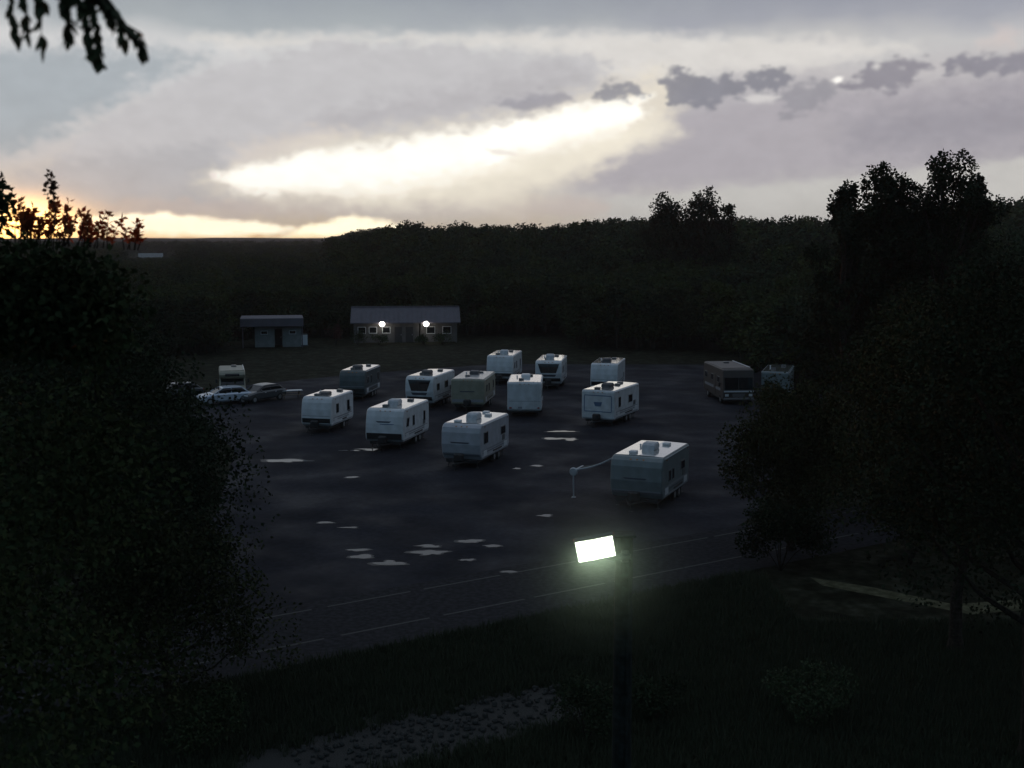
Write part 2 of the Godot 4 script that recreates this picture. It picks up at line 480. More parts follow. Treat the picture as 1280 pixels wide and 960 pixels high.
	M.bark = mat(Color(0.06, 0.05, 0.04), 0.95, wood, 0.8, 0.2)
	M.leaf = mat(Color(1, 1, 1), 0.95, null, 1, 0.08)
	M.leaf.vertex_color_use_as_albedo = true
	M.leaf.backlight_enabled = true
	M.leaf.backlight = Color(0.22, 0.24, 0.14)
	M.sunlit_leaf = mat(Color(1, 1, 1), 0.6, null, 1, 0.3)
	M.sunlit_leaf.vertex_color_use_as_albedo = true
	M.sunlit_leaf.backlight_enabled = true
	M.sunlit_leaf.backlight = Color(1.0, 0.42, 0.12)
	M.branch_leaf = mat(Color(0.045, 0.055, 0.025), 0.6, null, 1, 0.3)
	M.branch_leaf.backlight_enabled = true
	M.branch_leaf.backlight = Color(0.12, 0.12, 0.08)
	M.hills = mat(Color(0.03, 0.036, 0.03), 1.0, null, 1, 0.1)
	M.wall_pale = mat(Color(0.12, 0.115, 0.115), 0.85, grime, 0.3)
	M.wall_wash = mat(Color(0.24, 0.25, 0.245), 0.85, grime, 0.3)
	M.wall_dark = mat(Color(0.08, 0.075, 0.075), 0.85, grime, 0.3)
	M.metal_roof = mat(Color(0.11, 0.1, 0.12), 0.7, grime, 0.2)
	M.shingle = mat(Color(0.11, 0.1, 0.11), 0.8, speck, 0.6)
	M.door = mat(Color(0.03, 0.03, 0.032), 0.6)
	M.wood = mat(Color(0.2, 0.15, 0.1), 0.8, wood, 1.2)
	M.pole = mat(Color(0.022, 0.032, 0.03), 0.85, wood, 0.9, 0.25)
	M.housing = mat(Color(0.03, 0.035, 0.035), 0.6)
	M.lamp_glow = mat(Color(0.9, 0.95, 0.88), 0.4)
	M.lamp_glow.emission_enabled = true
	M.lamp_glow.emission = Color(0.95, 1.0, 0.9)
	M.lamp_glow.emission_energy_multiplier = 3.0
	M.wall_lamp = mat(Color(0.9, 0.9, 0.9), 0.4)
	M.wall_lamp.emission_enabled = true
	M.wall_lamp.emission = Color(1.0, 0.97, 0.92)
	M.wall_lamp.emission_energy_multiplier = 12.0


# ---------------------------------------------------------------- ground
func make_ground():
	var st := mb()
	# rings that grow towards the horizon, nearly flat, a little uneven
	var fn := FastNoiseLite.new()
	fn.seed = 8
	fn.frequency = 0.004
	var radii := [0.0]
	var r := 20.0
	while r < 2900:
		radii.append(r)
		r *= 1.16
	var n := 72
	var at := func(k: int, i: int) -> Vector3:
		var a := TAU * i / n
		var x: float = radii[k] * cos(a)
		var z: float = radii[k] * sin(a)
		return Vector3(x, fn.get_noise_2d(x, z) * 1.2 * smoothstep(180.0, 500.0, radii[k]), z)
	for k in radii.size() - 1:
		for i in n:
			if k == 0:
				tri(st, at.call(0, 0), at.call(1, i + 1), at.call(1, i))
			else:
				quad(st, at.call(k, i), at.call(k, i + 1), at.call(k + 1, i + 1), at.call(k + 1, i))
	struct("ground", st, M.grass)
	struct("asphalt_lot", sheet([Vector2(-12.6, -42.6), Vector2(-15.5, -62), Vector2(-18.5, -79), Vector2(-27, -97), Vector2(-28, -112), Vector2(-16, -124), Vector2(-2, -134), Vector2(30, -133), Vector2(31, -108), Vector2(18.5, -80), Vector2(12.5, -60), Vector2(8.6, -53.5), Vector2(2, -50.2)], 0.006), M.asphalt)
	# the road crosses in front of the lot
	var o := Vector2(-7.9, -44.0)
	var dir := Vector2(9.6, -6.3).normalized()
	var side := Vector2(-dir.y, dir.x)      # towards the camera
	var strip := func(s0: float, s1: float, off0: float, off1: float) -> Array:
		return [o + dir * s0 + side * off0, o + dir * s1 + side * off0, o + dir * s1 + side * off1, o + dir * s0 + side * off1]
	struct("road", sheet(strip.call(-60, 60, -0.9, 5.2), 0.012), M.road)
	for q in [[-0.06, 0.06, 1.0], [3.28, 3.4, 0.0]]:
		var edge := mb()
		for k in range(-14, 16):
			var s0: float = k * 4.0 + q[2] + 0.3 * sin(k * 7.0)
			var p: Array = strip.call(s0, s0 + 3.6 + 0.4 * sin(k * 3.0), q[0], q[1])
			for t in [[0, 1, 2], [0, 2, 3]]:
				tri(edge, Vector3(p[t[0]].x, 0.018, p[t[0]].y), Vector3(p[t[2]].x, 0.018, p[t[2]].y), Vector3(p[t[1]].x, 0.018, p[t[1]].y))
		struct("road_marking", edge, M.line)
	# a gravel path climbing away under the right-hand trees, and a stony verge at the bottom
	struct("gravel_path", sheet([Vector2(12.4, -48.6), Vector2(14.6, -47.1), Vector2(17.0, -44.9), Vector2(18.6, -45.2), Vector2(24, -46.6), Vector2(24, -45.2), Vector2(19.6, -44.2), Vector2(17.2, -43.6), Vector2(14.8, -45.6), Vector2(12.6, -47.4)], 0.008), M.path)
	struct("stony_verge", sheet([Vector2(-8.6, -29), Vector2(-6.9, -32.2), Vector2(-3.9, -34.2), Vector2(-1.4, -35.5), Vector2(1.4, -36.4), Vector2(2.2, -33.9), Vector2(-0.7, -32.0), Vector2(-2.6, -30.4), Vector2(-4.0, -29)], 0.007), M.gravel)
	var stones := mb()
	for i in 420:
		var u := rng.randf()
		var p := Vector2(-5.6, -30.4).lerp(Vector2(1.4, -35.0), u) + Vector2(rng.randf_range(-0.6, 0.6), rng.randf_range(-1.5, 1.5))
		var s := rng.randf_range(0.05, 0.2)
		box(stones, Vector3(p.x, s * 0.3, p.y), Vector3(s, s * 0.7, s * 0.8), Basis(Vector3(rng.randf(), 1, rng.randf()).normalized(), rng.randf() * 6), s * 0.2)
	var so := part(self, "gravel_stones", stones, M.gravel)
	so.set_meta("kind", "stuff")
	tag(so, "pale stones scattered along the verge at the bottom of the view", "stones")
	# grass tufts between the road and the camera
	var blade := mb()
	for i in 9:
		var a := rng.randf() * TAU
		var b := Vector3(cos(a), 0, sin(a)) * rng.randf() * 0.12
		var tip := b * 2.2 + Vector3(rng.randf_range(-0.1, 0.1), rng.randf_range(0.14, 0.34), rng.randf_range(-0.1, 0.1))
		var w := Vector3(-sin(a), 0, cos(a)) * 0.018
		tri(blade, b - w, b + w, tip)
	blade.generate_normals()
	var mm := MultiMesh.new()
	mm.transform_format = MultiMesh.TRANSFORM_3D
	mm.mesh = blade.commit()
	mm.instance_count = 26000
	for i in mm.instance_count:
		var x := 0.0
		var z := 0.0
		for tries in 30:
			z = -rng.randf_range(27, 49)
			x = rng.randf_range(-0.48, 0.48) * -z
			var off := (Vector2(x, z) - o).dot(side)
			var dv := Vector2(x, z) - Vector2(-5.6, -30.4)
			var along := dv.dot(Vector2(0.836, -0.549))
			var on_verge := along > -1.5 and along < 8.8 and absf(dv.dot(Vector2(0.549, 0.836))) < rng.randf_range(1.0, 2.0)
			if off > 5.4 and not on_verge and not (x > 10.5 and z < -42.5):
				break
		mm.set_instance_transform(i, Transform3D(Basis(Vector3.UP, rng.randf() * TAU).scaled(Vector3.ONE * rng.randf_range(0.6, 1.5)), Vector3(x, 0, z)))
	var gr := MultiMeshInstance3D.new()
	gr.name = "grass"
	gr.multimesh = mm
	gr.material_override = M.blade
	gr.set_meta("kind", "stuff")
	tag(gr, "rough grass on the slope between the road and the camera", "grass")
	add_child(gr)
	# low wooded hills that close the plain to the north-west
	var hill := mb()
	var hn := FastNoiseLite.new()
	hn.seed = 12
	hn.frequency = 0.02
	for row in 2:
		var dist: float = [1750.0, 2200.0][row]
		var hp := []
		for i in 121:
			var az := deg_to_rad(-75 + i * 1.25)
			hp.append([Vector3(sin(az), 0, -cos(az)), [12.6, 14.2][row] + hn.get_noise_2d(i * 22.0, row * 90.0) * 2.2])
		for i in 120:
			for k in 4:
				var prof := [[0.0, 0.0], [40.0, 0.8], [90.0, 1.0], [200.0, 1.0], [400.0, 0.0]]
				var q := func(j: int, m: int) -> Vector3: return hp[j][0] * (dist + prof[m][0]) + Vector3(0, hp[j][1] * prof[m][1], 0)
				quad(hill, q.call(i, k), q.call(i + 1, k), q.call(i + 1, k + 1), q.call(i, k + 1))
	struct("hills", hill, M.hills)


# ---------------------------------------------------------------- buildings
func window_in(parent: Node3D, at: Vector3, w: float, h: float, pane_mat: Material):
	# faces +z
	var fr := mb()
	var t := 0.07
	for s in [-1.0, 1.0]:
		box(fr, at + Vector3(s * (w / 2 - t / 2), 0, 0.03), Vector3(t, h, 0.08))
		box(fr, at + Vector3(0, s * (h / 2 - t / 2), 0.03), Vector3(w - 2 * t - 0.004, t, 0.08))
	var f := part(parent, "window", fr, M.trim)
	part(f, "pane", one_box(Vector3(w - 2 * t - 0.004, h - 2 * t - 0.004, 0.03), at + Vector3(0, 0, 0.02)), pane_mat)


func make_buildings():
	# flat-roofed wash house
	var w := thing("wash_house", "small pale wash house with deep flat roof and dark doorway beyond the lot", "wash house", Vector3(-31.6, 0, -157.3), 11.0)
	var st := mb()
	box(st, Vector3(-0.85, 1.36, 0), Vector3(2.5, 2.72, 4.6))
	box(st, Vector3(2.6, 1.36, 0), Vector3(2.4, 2.72, 4.6))
	box(st, Vector3(0.9, 1.36, -1.6), Vector3(0.99, 2.72, 1.4))
	part(w, "wall", st, M.wall_wash)
	part(w, "roof", one_box(Vector3(8.0, 1.1, 6.4), Vector3(0.1, 3.28, 0.4), 0.06), M.metal_roof)
	var d := part(w, "door", one_box(Vector3(0.9, 2.1, 0.06), Vector3(0.9, 1.06, -0.86)), M.door)
	part(d, "handle", one_box(Vector3(0.05, 0.14, 0.06), Vector3(1.22, 1.05, -0.8)), M.steel)
	for x in [-3.6, 3.9]:
		var post := mb()
		tube(post, Vector3(x, 0, 3.3), Vector3(x, 2.72, 3.3), 0.07, 0.07)
		part(w, "post", post, M.metal_roof)
	window_in(w, Vector3(-0.9, 1.9, 2.3), 0.9, 0.5, M.glass)
	window_in(w, Vector3(2.7, 1.9, 2.3), 0.9, 0.5, M.glass)
	var shed := thing("utility_box", "pale low utility cabinet beside the wash house", "cabinet", Vector3(-27.4, 0, -156.6), 11.0)
	part(shed, "cabinet_body", one_box(Vector3(1.3, 1.5, 0.9), Vector3(0, 0.83, 0), 0.03), M.wall_pale)
	part(shed, "plinth", one_box(Vector3(1.45, 0.08, 1.05), Vector3(0, 0.04, 0)), M.wall_dark)
	part(shed, "door", one_box(Vector3(0.6, 1.3, 0.03), Vector3(-0.31, 0.84, 0.46)), M.trim)
	part(shed, "door", one_box(Vector3(0.6, 1.3, 0.03), Vector3(0.31, 0.84, 0.46)), M.trim)

	# long office building with a metal gable roof and two lamps under the eave
	var b := thing("office_building", "long low building with pale walls, metal roof and two lit lamps", "building", Vector3(-14.4, 0, -162.2), 5.0)
	var wall := mb()
	box(wall, Vector3(-2.6, 1.45, -3.0), Vector3(8.8, 2.9, 6.0))
	box(wall, Vector3(4.5, 1.45, -3.4), Vector3(4.99, 2.9, 5.2))
	prism(wall, PackedVector2Array([Vector2(-6.0, 2.9), Vector2(0, 2.9), Vector2(-3.0, 4.4)]), 13.9, 0.005)
	part(b, "wall", wall, M.wall_pale)
	var roof := mb()
	prism(roof, PackedVector2Array([Vector2(0.9, 2.62), Vector2(-3.0, 4.52), Vector2(-6.9, 2.62), Vector2(-6.9, 2.76), Vector2(-3.0, 4.68), Vector2(0.9, 2.76)]), 14.8, 0.02)
	var rf := part(b, "roof", roof, M.metal_roof)
	for k in 24:
		var x := -7.2 + k * 0.626
		var rib := mb()
		var slope := Basis(Vector3.RIGHT, atan2(1.92, 3.9))
		box(rib, Vector3(x, 3.745, -1.05), Vector3(0.05, 0.05, 4.3), slope)
		part(rf, "rib", rib, M.metal_roof)
	part(rf, "ridge_cap", one_box(Vector3(14.8, 0.06, 0.4), Vector3(0, 4.72, -3.0), 0.02), M.metal_roof)
	for x in [-1.0, 0.5]:
		var dr := part(b, "door", one_box(Vector3(1.0, 2.1, 0.06), Vector3(x, 1.07, 0.032)), M.door)
		part(dr, "handle", one_box(Vector3(0.05, 0.14, 0.06), Vector3(x + 0.38, 1.05, 0.09)), M.steel)
	for x in [-5.9, -4.4, -2.6]:
		window_in(b, Vector3(x, 1.7, 0), 1.1, 0.9, M.glass)
	window_in(b, Vector3(3.4, 1.6, -0.8), 1.2, 1.0, M.glass)
	window_in(b, Vector3(5.6, 1.6, -0.8), 1.2, 1.0, M.glass)
	for x in [-6.8, -3.2, 2.2, 6.8]:
		var post := mb()
		box(post, Vector3(x, 1.31, 0.7), Vector3(0.12, 2.62, 0.12), Basis(), 0.01)
		part(b, "post", post, M.wall_pale)
	var n := 0
	for x in [-3.15, 2.75]:
		var p := Vector3(-14.4, 0, -162.2) + Basis(Vector3.UP, deg_to_rad(5)) * Vector3(x, 2.62, 0.95)
		var lamp := thing("wall_lamp", ["bright lit lamp under the eave at the office building's left half", "bright lit lamp under the eave at the office building's right half"][n], "lamp", p, 5.0, "lamps on the office building")
		part(lamp, "bracket", one_box(Vector3(0.12, 0.2, 0.12), Vector3(0, 0.06, -0.1), 0.01), M.housing)
		part(lamp, "hood", one_box(Vector3(0.5, 0.07, 0.4), Vector3(0, 0.2, 0.08), 0.02), M.housing)
		var g := SphereMesh.new()
		g.radius = 0.38
		g.height = 0.66
		g.radial_segments = 16
		g.rings = 8
		var globe := part(lamp, "lamp_globe", g, M.wall_lamp)
		globe.position = Vector3(0, -0.04, 0.1)
		var o := OmniLight3D.new()
		o.name = "lamp_light"
		o.light_color = Color(1.0, 0.93, 0.88)
		o.light_energy = 0.55
		o.light_size = 0.2
		o.omni_range = 60
		o.omni_attenuation = 2
		o.shadow_enabled = true
		o.position = Vector3(0, -0.04, 0.1)
		lamp.add_child(o)
		n += 1
	# a farmhouse far out on the plain
	var h := thing("farmhouse", "tiny pale-roofed farmhouse far out on the dark plain at left", "house", Vector3(-212, 0, -708), 17.0)
	part(h, "wall", one_box(Vector3(13, 3, 7), Vector3(0, 1.5, 0)), M.wall_wash)
	var hr := mb()
	prism(hr, PackedVector2Array([Vector2(4.2, 2.9), Vector2(0, 5.2), Vector2(-4.2, 2.9), Vector2(-4.2, 3.05), Vector2(0, 5.4), Vector2(4.2, 3.05)]), 14, 0.02)
	var hrf := part(h, "roof", hr, M.wall_wash)
	part(hrf, "chimney", one_box(Vector3(0.8, 1.6, 0.8), Vector3(3, 5.4, -0.8)), M.wall_dark)
	part(h, "door", one_box(Vector3(1.1, 2.2, 0.08), Vector3(0.5, 1.1, 3.54)), M.door)
	for x in [-4.4, -1.8, 3.6]:
		window_in(h, Vector3(x, 1.7, 3.5), 1.2, 1.2, M.glass)


# ---------------------------------------------------------------- trees
class Leaves:
	var v := PackedVector3Array()
	var n := PackedVector3Array()
	var c := PackedColorArray()
	var ix := PackedInt32Array()

	func add(p: Vector3, d: Vector3, s: Vector3, long: float, wide: float, col: Color):
		# a leaf (or a spray of leaves) folded along its midrib: base, left, tip, right
		var up := d.cross(s).normalized()
		var b := v.size()
		v.append_array(PackedVector3Array([p, p + d * long * 0.45 + s * wide + up * wide * 0.4, p + d * long, p + d * long * 0.45 - s * wide + up * wide * 0.4]))
		for k in 4:
			n.append(up)
			c.append(col)
		ix.append_array(PackedInt32Array([b, b + 1, b + 2, b, b + 2, b + 3]))

	func mesh() -> ArrayMesh:
		var a := []
		a.resize(Mesh.ARRAY_MAX)
		a[Mesh.ARRAY_VERTEX] = v
		a[Mesh.ARRAY_NORMAL] = n
		a[Mesh.ARRAY_COLOR] = c
		a[Mesh.ARRAY_INDEX] = ix
		var m := ArrayMesh.new()
		m.add_surface_from_arrays(Mesh.PRIMITIVE_TRIANGLES, a)
		return m


func rand_dir(r: RandomNumberGenerator) -> Vector3:
	var z := r.randf_range(-1, 1)
	var a := r.randf() * TAU
	var k := sqrt(1 - z * z)
	return Vector3(k * cos(a), z, k * sin(a))


func fill(L: Leaves, r: RandomNumberGenerator, c: Vector3, rad: Vector3, count: int, size: float, col: Color, droop := 0.25):
	var tone := r.randf_range(0.7, 1.25)
	for i in count:
		var q := rand_dir(r) * pow(r.randf(), 0.45)
		var p := c + q * rad
		var d := (rand_dir(r) + q * 0.6 + Vector3(0, -droop, 0)).normalized()
		var s := d.cross(rand_dir(r)).normalized()
		var k := tone * r.randf_range(0.75, 1.3)
		L.add(p, d, s, size * r.randf_range(0.7, 1.4), size * r.randf_range(0.25, 0.45), Color(col.r * k * r.randf_range(0.9, 1.15), col.g * k, col.b * k))


func build_tree(o: Node3D, p: Dictionary) -> void:
	# p: h height, base where the crown starts, r crown radius, limbs, leaves, size, seed, col, lobe, trunk, upright
	var r := RandomNumberGenerator.new()
	r.seed = p.seed
	var h: float = p.h
	var tr: float = p.get("trunk", 0.02 * h)
	var st := mb()
	var pts := [Vector3(0, -0.2, 0)]
	for k in range(1, 6):
		pts.append(Vector3(r.randf_range(-0.02, 0.02) * h, h * 0.17 * k, r.randf_range(-0.02, 0.02) * h))
	path_tube(st, pts, tr, tr * 0.25, 9)
	tube(st, Vector3(0, -0.2, 0), Vector3(0, 0.5, 0), tr * 1.7, tr * 0.98, 9)
	part(o, "trunk", st, M.bark)
	var L := Leaves.new()
	var n: int = p.limbs
	var tips := []
	var cr: float = p.r
	var up: float = p.get("upright", 0.5)
	for i in n:
		var t := (i + 0.5) / n
		var y0 := lerpf(p.base, h * 0.8, t * 0.85)
		var a := i * 2.4 + r.randf_range(-0.4, 0.4)
		# the envelope: widest low in the crown, closing to the top
		var wide := cr * (0.55 + 0.45 * sin(PI * clampf(t * 0.8 + 0.2, 0, 1))) * r.randf_range(0.72, 1.05) * (1.0 - 0.62 * t * t)
		var yt := minf(lerpf(p.base + 0.5, h, t * 0.8 + 0.1) + wide * up * r.randf_range(0.5, 1.0), h - cr * 0.12)
		var b0 := Vector3(0, y0, 0)
		var b2 := Vector3(cos(a) * wide, yt, sin(a) * wide)
		var b1 := b0.lerp(b2, 0.5) + Vector3(0, -wide * 0.12, 0)
		var ls := mb()
		path_tube(ls, [b0, b1, b2], tr * 0.38, tr * 0.08, 5)
		part(o, "limb", ls, M.bark)
		tips.append(b2)
		tips.append(b0.lerp(b2, r.randf_range(0.5, 0.75)) + rand_dir(r) * cr * 0.2)
	tips.append(Vector3(r.randf_range(-0.1, 0.1) * cr, h - cr * 0.22, r.randf_range(-0.1, 0.1) * cr))
	tips.append(Vector3(r.randf_range(-0.3, 0.3) * cr, h - cr * 0.5, r.randf_range(-0.3, 0.3) * cr))
	var per := int(p.leaves / tips.size())
	var lobe: float = p.get("lobe", 0.36)
	for q in tips:
		var s := cr * lobe * r.randf_range(0.75, 1.25)
		var main := Vector3(s, s * lerpf(0.8, 1.5, up * 0.6), s)
		fill(L, r, q, main, int(per * 0.6), p.size, p.col)
		for k in 3:
			fill(L, r, q + rand_dir(r) * main * 0.95, main * r.randf_range(0.3, 0.5), int(per * 0.13), p.size, p.col)
	var c := part(o, "crown", L.mesh(), M.leaf)
	c.set_meta("kind", "stuff")


func tree(label: String, at: Vector3, p: Dictionary, group := "", called := "tree") -> Node3D:
	var o := thing(called, label, "tree", at, rng.randf() * 360, group)
	build_tree(o, p)
	return o


func make_forest():
	var f := Node3D.new()
	f.name = "forest"
	f.set_meta("kind", "stuff")
	tag(f, "dark forest that closes the view behind the trailer lot", "forest")
	add_child(f)
	var r := RandomNumberGenerator.new()
	r.seed = 77
	var meshes := []
	for k in 5:
		var L := Leaves.new()
		var col: Color = [Color(0.04, 0.055, 0.025), Color(0.05, 0.06, 0.03), Color(0.035, 0.048, 0.026), Color(0.045, 0.06, 0.022), Color(0.03, 0.042, 0.026)][k]
		# one metre tall, one metre of nominal height
		for i in 16:
			var t := r.randf_range(0.1, 1.0)
			var w := 0.24 * sin(PI * clampf(t * 0.75 + 0.18, 0, 1)) * r.randf_range(0.3, 1.0)
			var a := r.randf() * TAU
			var s := r.randf_range(0.07, 0.13)
			fill(L, r, Vector3(cos(a) * w, 0.16 + t * 0.72, sin(a) * w), Vector3(s, s * 0.95, s), 60, 0.042, col, 0.2)
		for i in 5:
			var s := r.randf_range(0.03, 0.06)
			fill(L, r, Vector3(r.randf_range(-0.13, 0.13), r.randf_range(0.84, 0.96), r.randf_range(-0.13, 0.13)), Vector3(s, s, s), 22, 0.032, col, -0.2)
		# stem
		for i in 5:
			var a := TAU * i / 5
			L.add(Vector3(cos(a), 0, sin(a)) * 0.012, Vector3.UP, Vector3(-sin(a), 0, cos(a)), 0.7, 0.016, Color(0.05, 0.045, 0.035))
		meshes.append(L.mesh())
	var placed := [[], [], [], [], []]
	var hn := FastNoiseLite.new()
	hn.seed = 31
	hn.frequency = 0.03
	# azimuth, skyline: how far the tree tops stand above the camera's level, in degrees
	var edge := [[-40.0, -0.02], [-8.9, -0.02], [-8.2, 0.18], [-6.3, 0.62], [-4.6, 0.9], [-3.2, 0.78], [0.0, 0.9], [2.3, 1.02], [6.0, 1.02], [10.0, 1.2], [12.5, 1.1], [14.5, 1.0], [16.0, 1.5], [22.0, 1.85], [40.0, 2.0]]
	for i in 9000:
		var az := r.randf_range(-34, 34)
		var t := r.randf()
		var near := 172.0
		if az < -13.5:
			near = 150.0
		elif az > 9.5:
			near = lerpf(150.0, 112.0, smoothstep(9.5, 13.0, az))
		elif az > 3:
			near = 152.0
		var far := 1500.0 if az < -6 else 420.0
		var d := near + (far - near) * pow(t, 2.4 if az < -6 else 1.5)
		var sky := 0.0
		for k in range(1, edge.size()):
			if az <= edge[k][0]:
				sky = lerpf(edge[k - 1][1], edge[k][1], (az - edge[k - 1][0]) / (edge[k][0] - edge[k - 1][0]))
				break
		if az > -7 and r.randf() > 0.42:
			continue
		var x := d * sin(deg_to_rad(az))
		var z := -d * cos(deg_to_rad(az))
		# keep clear of the farmhouse and of the two buildings
		if Vector2(x + 205, z + 690).length() < 26 or Vector2(x + 31, z + 158).length() < 7 or Vector2(x + 14.4, z + 165).length() < 11 or Vector2(x + 31, z + 150).length() < 6:
			continue
		var top := 14.0 + d * tan(deg_to_rad(sky))
		var h := top * (0.96 + 0.1 * hn.get_noise_2d(x, z)) * r.randf_range(0.76, 1.03) * lerpf(0.55, 1.0, smoothstep(0.0, 150.0, d - near))
		if az < -8.5:
			h = minf(h, lerpf(9.5, 13.3, smoothstep(250.0, 900.0, d)) * r.randf_range(0.75, 1.0))
		if absf(az + 16.67) < 1.3 and d < 760:
			h = minf(h, 12.2 - 8.6 * d / 740.0)     # low growth on the open ground before the farmhouse
		var w := r.randf_range(0.95, 1.5) * (1.0 if d < 420 else 1.5)
		placed[r.randi() % 5].append(Transform3D(Basis(Vector3.UP, r.randf() * TAU) * Basis.from_scale(Vector3(h * w, h, h * w)), Vector3(x, -0.1, z)))
	for k in 5:
		var mm := MultiMesh.new()
		mm.transform_format = MultiMesh.TRANSFORM_3D
		mm.mesh = meshes[k]
		mm.instance_count = placed[k].size()
		for i in placed[k].size():
			mm.set_instance_transform(i, placed[k][i])
		var o := MultiMeshInstance3D.new()
		o.name = numbered(f, "forest_trees")
		o.multimesh = mm
		o.material_override = M.leaf
		o.set_meta("kind", "stuff")
		f.add_child(o)


func make_trees():
	var dark := Color(0.026, 0.033, 0.02)
	var olive := Color(0.036, 0.039, 0.02)
	# the tall clump that stands above the skyline at the right
	tree("tallest broad-topped tree of the clump rising above the right skyline", Vector3(26.9, 0, -75), {h = 19.0, base = 6.0, r = 3.2, limbs = 22, leaves = 15000, size = 0.2, seed = 1, col = dark, upright = 1.5, lobe = 0.22}, "clump above the right skyline")
	tree("narrow-crowned tree in the middle of the clump above the right skyline", Vector3(23.3, 0, -76), {h = 18.3, base = 6.0, r = 2.4, limbs = 12, leaves = 11000, size = 0.22, seed = 2, col = dark, upright = 1.5, lobe = 0.3}, "clump above the right skyline")
	tree("middling tree closing the gap beside the tallest of the skyline clump", Vector3(25.0, 0, -77), {h = 17.7, base = 5.0, r = 2.2, limbs = 14, leaves = 9000, size = 0.2, seed = 24, col = dark, upright = 1.5, lobe = 0.28}, "clump above the right skyline")
	tree("lowest and leftmost tree of the clump above the right skyline", Vector3(20.9, 0, -75), {h = 17.3, base = 5.0, r = 2.2, limbs = 11, leaves = 10000, size = 0.22, seed = 3, col = dark, upright = 1.5, lobe = 0.3}, "clump above the right skyline")
	tree("slim tree at the right end of the clump above the right skyline", Vector3(29.2, 0, -76.5), {h = 17.6, base = 5.0, r = 1.4, limbs = 9, leaves = 8000, size = 0.22, seed = 4, col = dark, upright = 1.5, lobe = 0.3}, "clump above the right skyline")
	tree("rounded crown standing just above the forest skyline, left of its taller twin", Vector3(25.2, 0, -200), {h = 20.4, base = 7.0, r = 4.4, limbs = 13, leaves = 7000, size = 0.42, seed = 5, col = dark, lobe = 0.4}, "twin crowns on the skyline")
	tree("taller rounded crown of the twins above the forest skyline", Vector3(31.6, 0, -200), {h = 21.4, base = 7.0, r = 5.2, limbs = 15, leaves = 9000, size = 0.42, seed = 6, col = dark, lobe = 0.38}, "twin crowns on the skyline")
	tree("slight tree at the right foot of the twin skyline crowns", Vector3(36.0, 0, -200), {h = 19.4, base = 7.0, r = 1.6, limbs = 6, leaves = 1500, size = 0.42, seed = 7, col = dark, lobe = 0.45}, "twin crowns on the skyline")
	# the near trees on the right
	tree("big dark tree at right whose trunk crosses the pale gravel path", Vector3(15.1, 0, -39.5), {h = 11.6, base = 3.6, r = 5.0, limbs = 22, leaves = 44370, size = 0.129, seed = 8, col = olive}, "near trees on the right")
	tree("dark tree at the right edge, reaching nearly to the skyline", Vector3(14.0, 0, -31), {h = 13.2, base = 3.5, r = 4.6, limbs = 24, leaves = 44370, size = 0.122, seed = 9, col = dark}, "near trees on the right")
	tree("low olive tree just right of the trailer nearest the street lamp", Vector3(12.6, 0, -53), {h = 7.4, base = 0.5, r = 3.2, limbs = 14, leaves = 22185, size = 0.137, seed = 10, col = olive}, "near trees on the right")
	tree("bushy dark tree behind the trunk on the gravel path, below the tall clump", Vector3(20.4, 0, -60), {h = 11.5, base = 2.0, r = 4.2, limbs = 14, leaves = 32045, size = 0.167, seed = 11, col = dark}, "near trees on the right")
	tree("dark tree below the skyline clump, closing the right end of the lot", Vector3(25.3, 0, -84), {h = 12.6, base = 2.0, r = 4.6, limbs = 14, leaves = 27115, size = 0.213, seed = 12, col = dark}, "near trees on the right")
	tree("dark tree at the right edge behind the gravel path", Vector3(27.0, 0, -66), {h = 13.5, base = 2.0, r = 4.4, limbs = 14, leaves = 27115, size = 0.190, seed = 13, col = dark}, "near trees on the right")
	# the left
	tree("dark tree on the left slope, nearest the left edge of the road", Vector3(-12.4, 0, -35), {h = 11.4, base = 1.6, r = 4.4, limbs = 22, leaves = 36975, size = 0.129, seed = 14, col = dark}, "near trees on the left")
	tree("black round tree left of the lot's corner puddle", Vector3(-18.6, 0, -50), {h = 10.8, base = 1.0, r = 4.6, limbs = 20, leaves = 32045, size = 0.152, seed = 15, col = dark}, "near trees on the left")
	tree("low dark tree at the left end of the road", Vector3(-9.9, 0, -33), {h = 6.2, base = 0.6, r = 3.0, limbs = 15, leaves = 19720, size = 0.114, seed = 16, col = olive}, "near trees on the left")
	tree("dark tree at the left edge halfway out to the cars", Vector3(-27, 0, -66), {h = 11.5, base = 2.0, r = 4.6, limbs = 13, leaves = 27115, size = 0.190, seed = 17, col = dark}, "near trees on the left")
	tree("small dark tree left of the parked silver car", Vector3(-29.5, 0, -88), {h = 9.0, base = 1.6, r = 3.6, limbs = 11, leaves = 19720, size = 0.205, seed = 18, col = dark}, "near trees on the left")
	tree("broad dark tree behind the parked cars, left of the wash house", Vector3(-43, 0, -122), {h = 10.0, base = 2.0, r = 4.6, limbs = 11, leaves = 10150, size = 0.266, seed = 19, col = dark}, "near trees on the left")
	# shrubs in front of the office building
	for q in [[-20.5, 1.7, 1.2], [-17.6, 1.4, 1.4], [-11.6, 1.3, 1.2], [-9.2, 1.6, 1.3], [-23.3, 2.6, 1.3]]:
		shrub(Vector3(q[0], 0, -158.4), q[1], q[2], 700, 0.16, int(q[0] * 10) + 400,
			{-20.5: "low shrub before the office building's left end", -17.6: "low shrub under the office building's left lamp", -11.6: "low shrub under the office building's right lamp", -9.2: "low shrub before the office building's right end", -23.3: "taller reddish shrub between the wash house and the office building"}[q[0]], Color(0.07, 0.035, 0.03) if q[0] < -23 else Color(0.045, 0.06, 0.03))
	# shrubs at the bottom of the view
	shrub(Vector3(2.1, 0, -32.2), 1.5, 1.1, 2600, 0.09, 501, "leafy shrub at the bottom, just left of the lamp pole", Color(0.032, 0.042, 0.024))
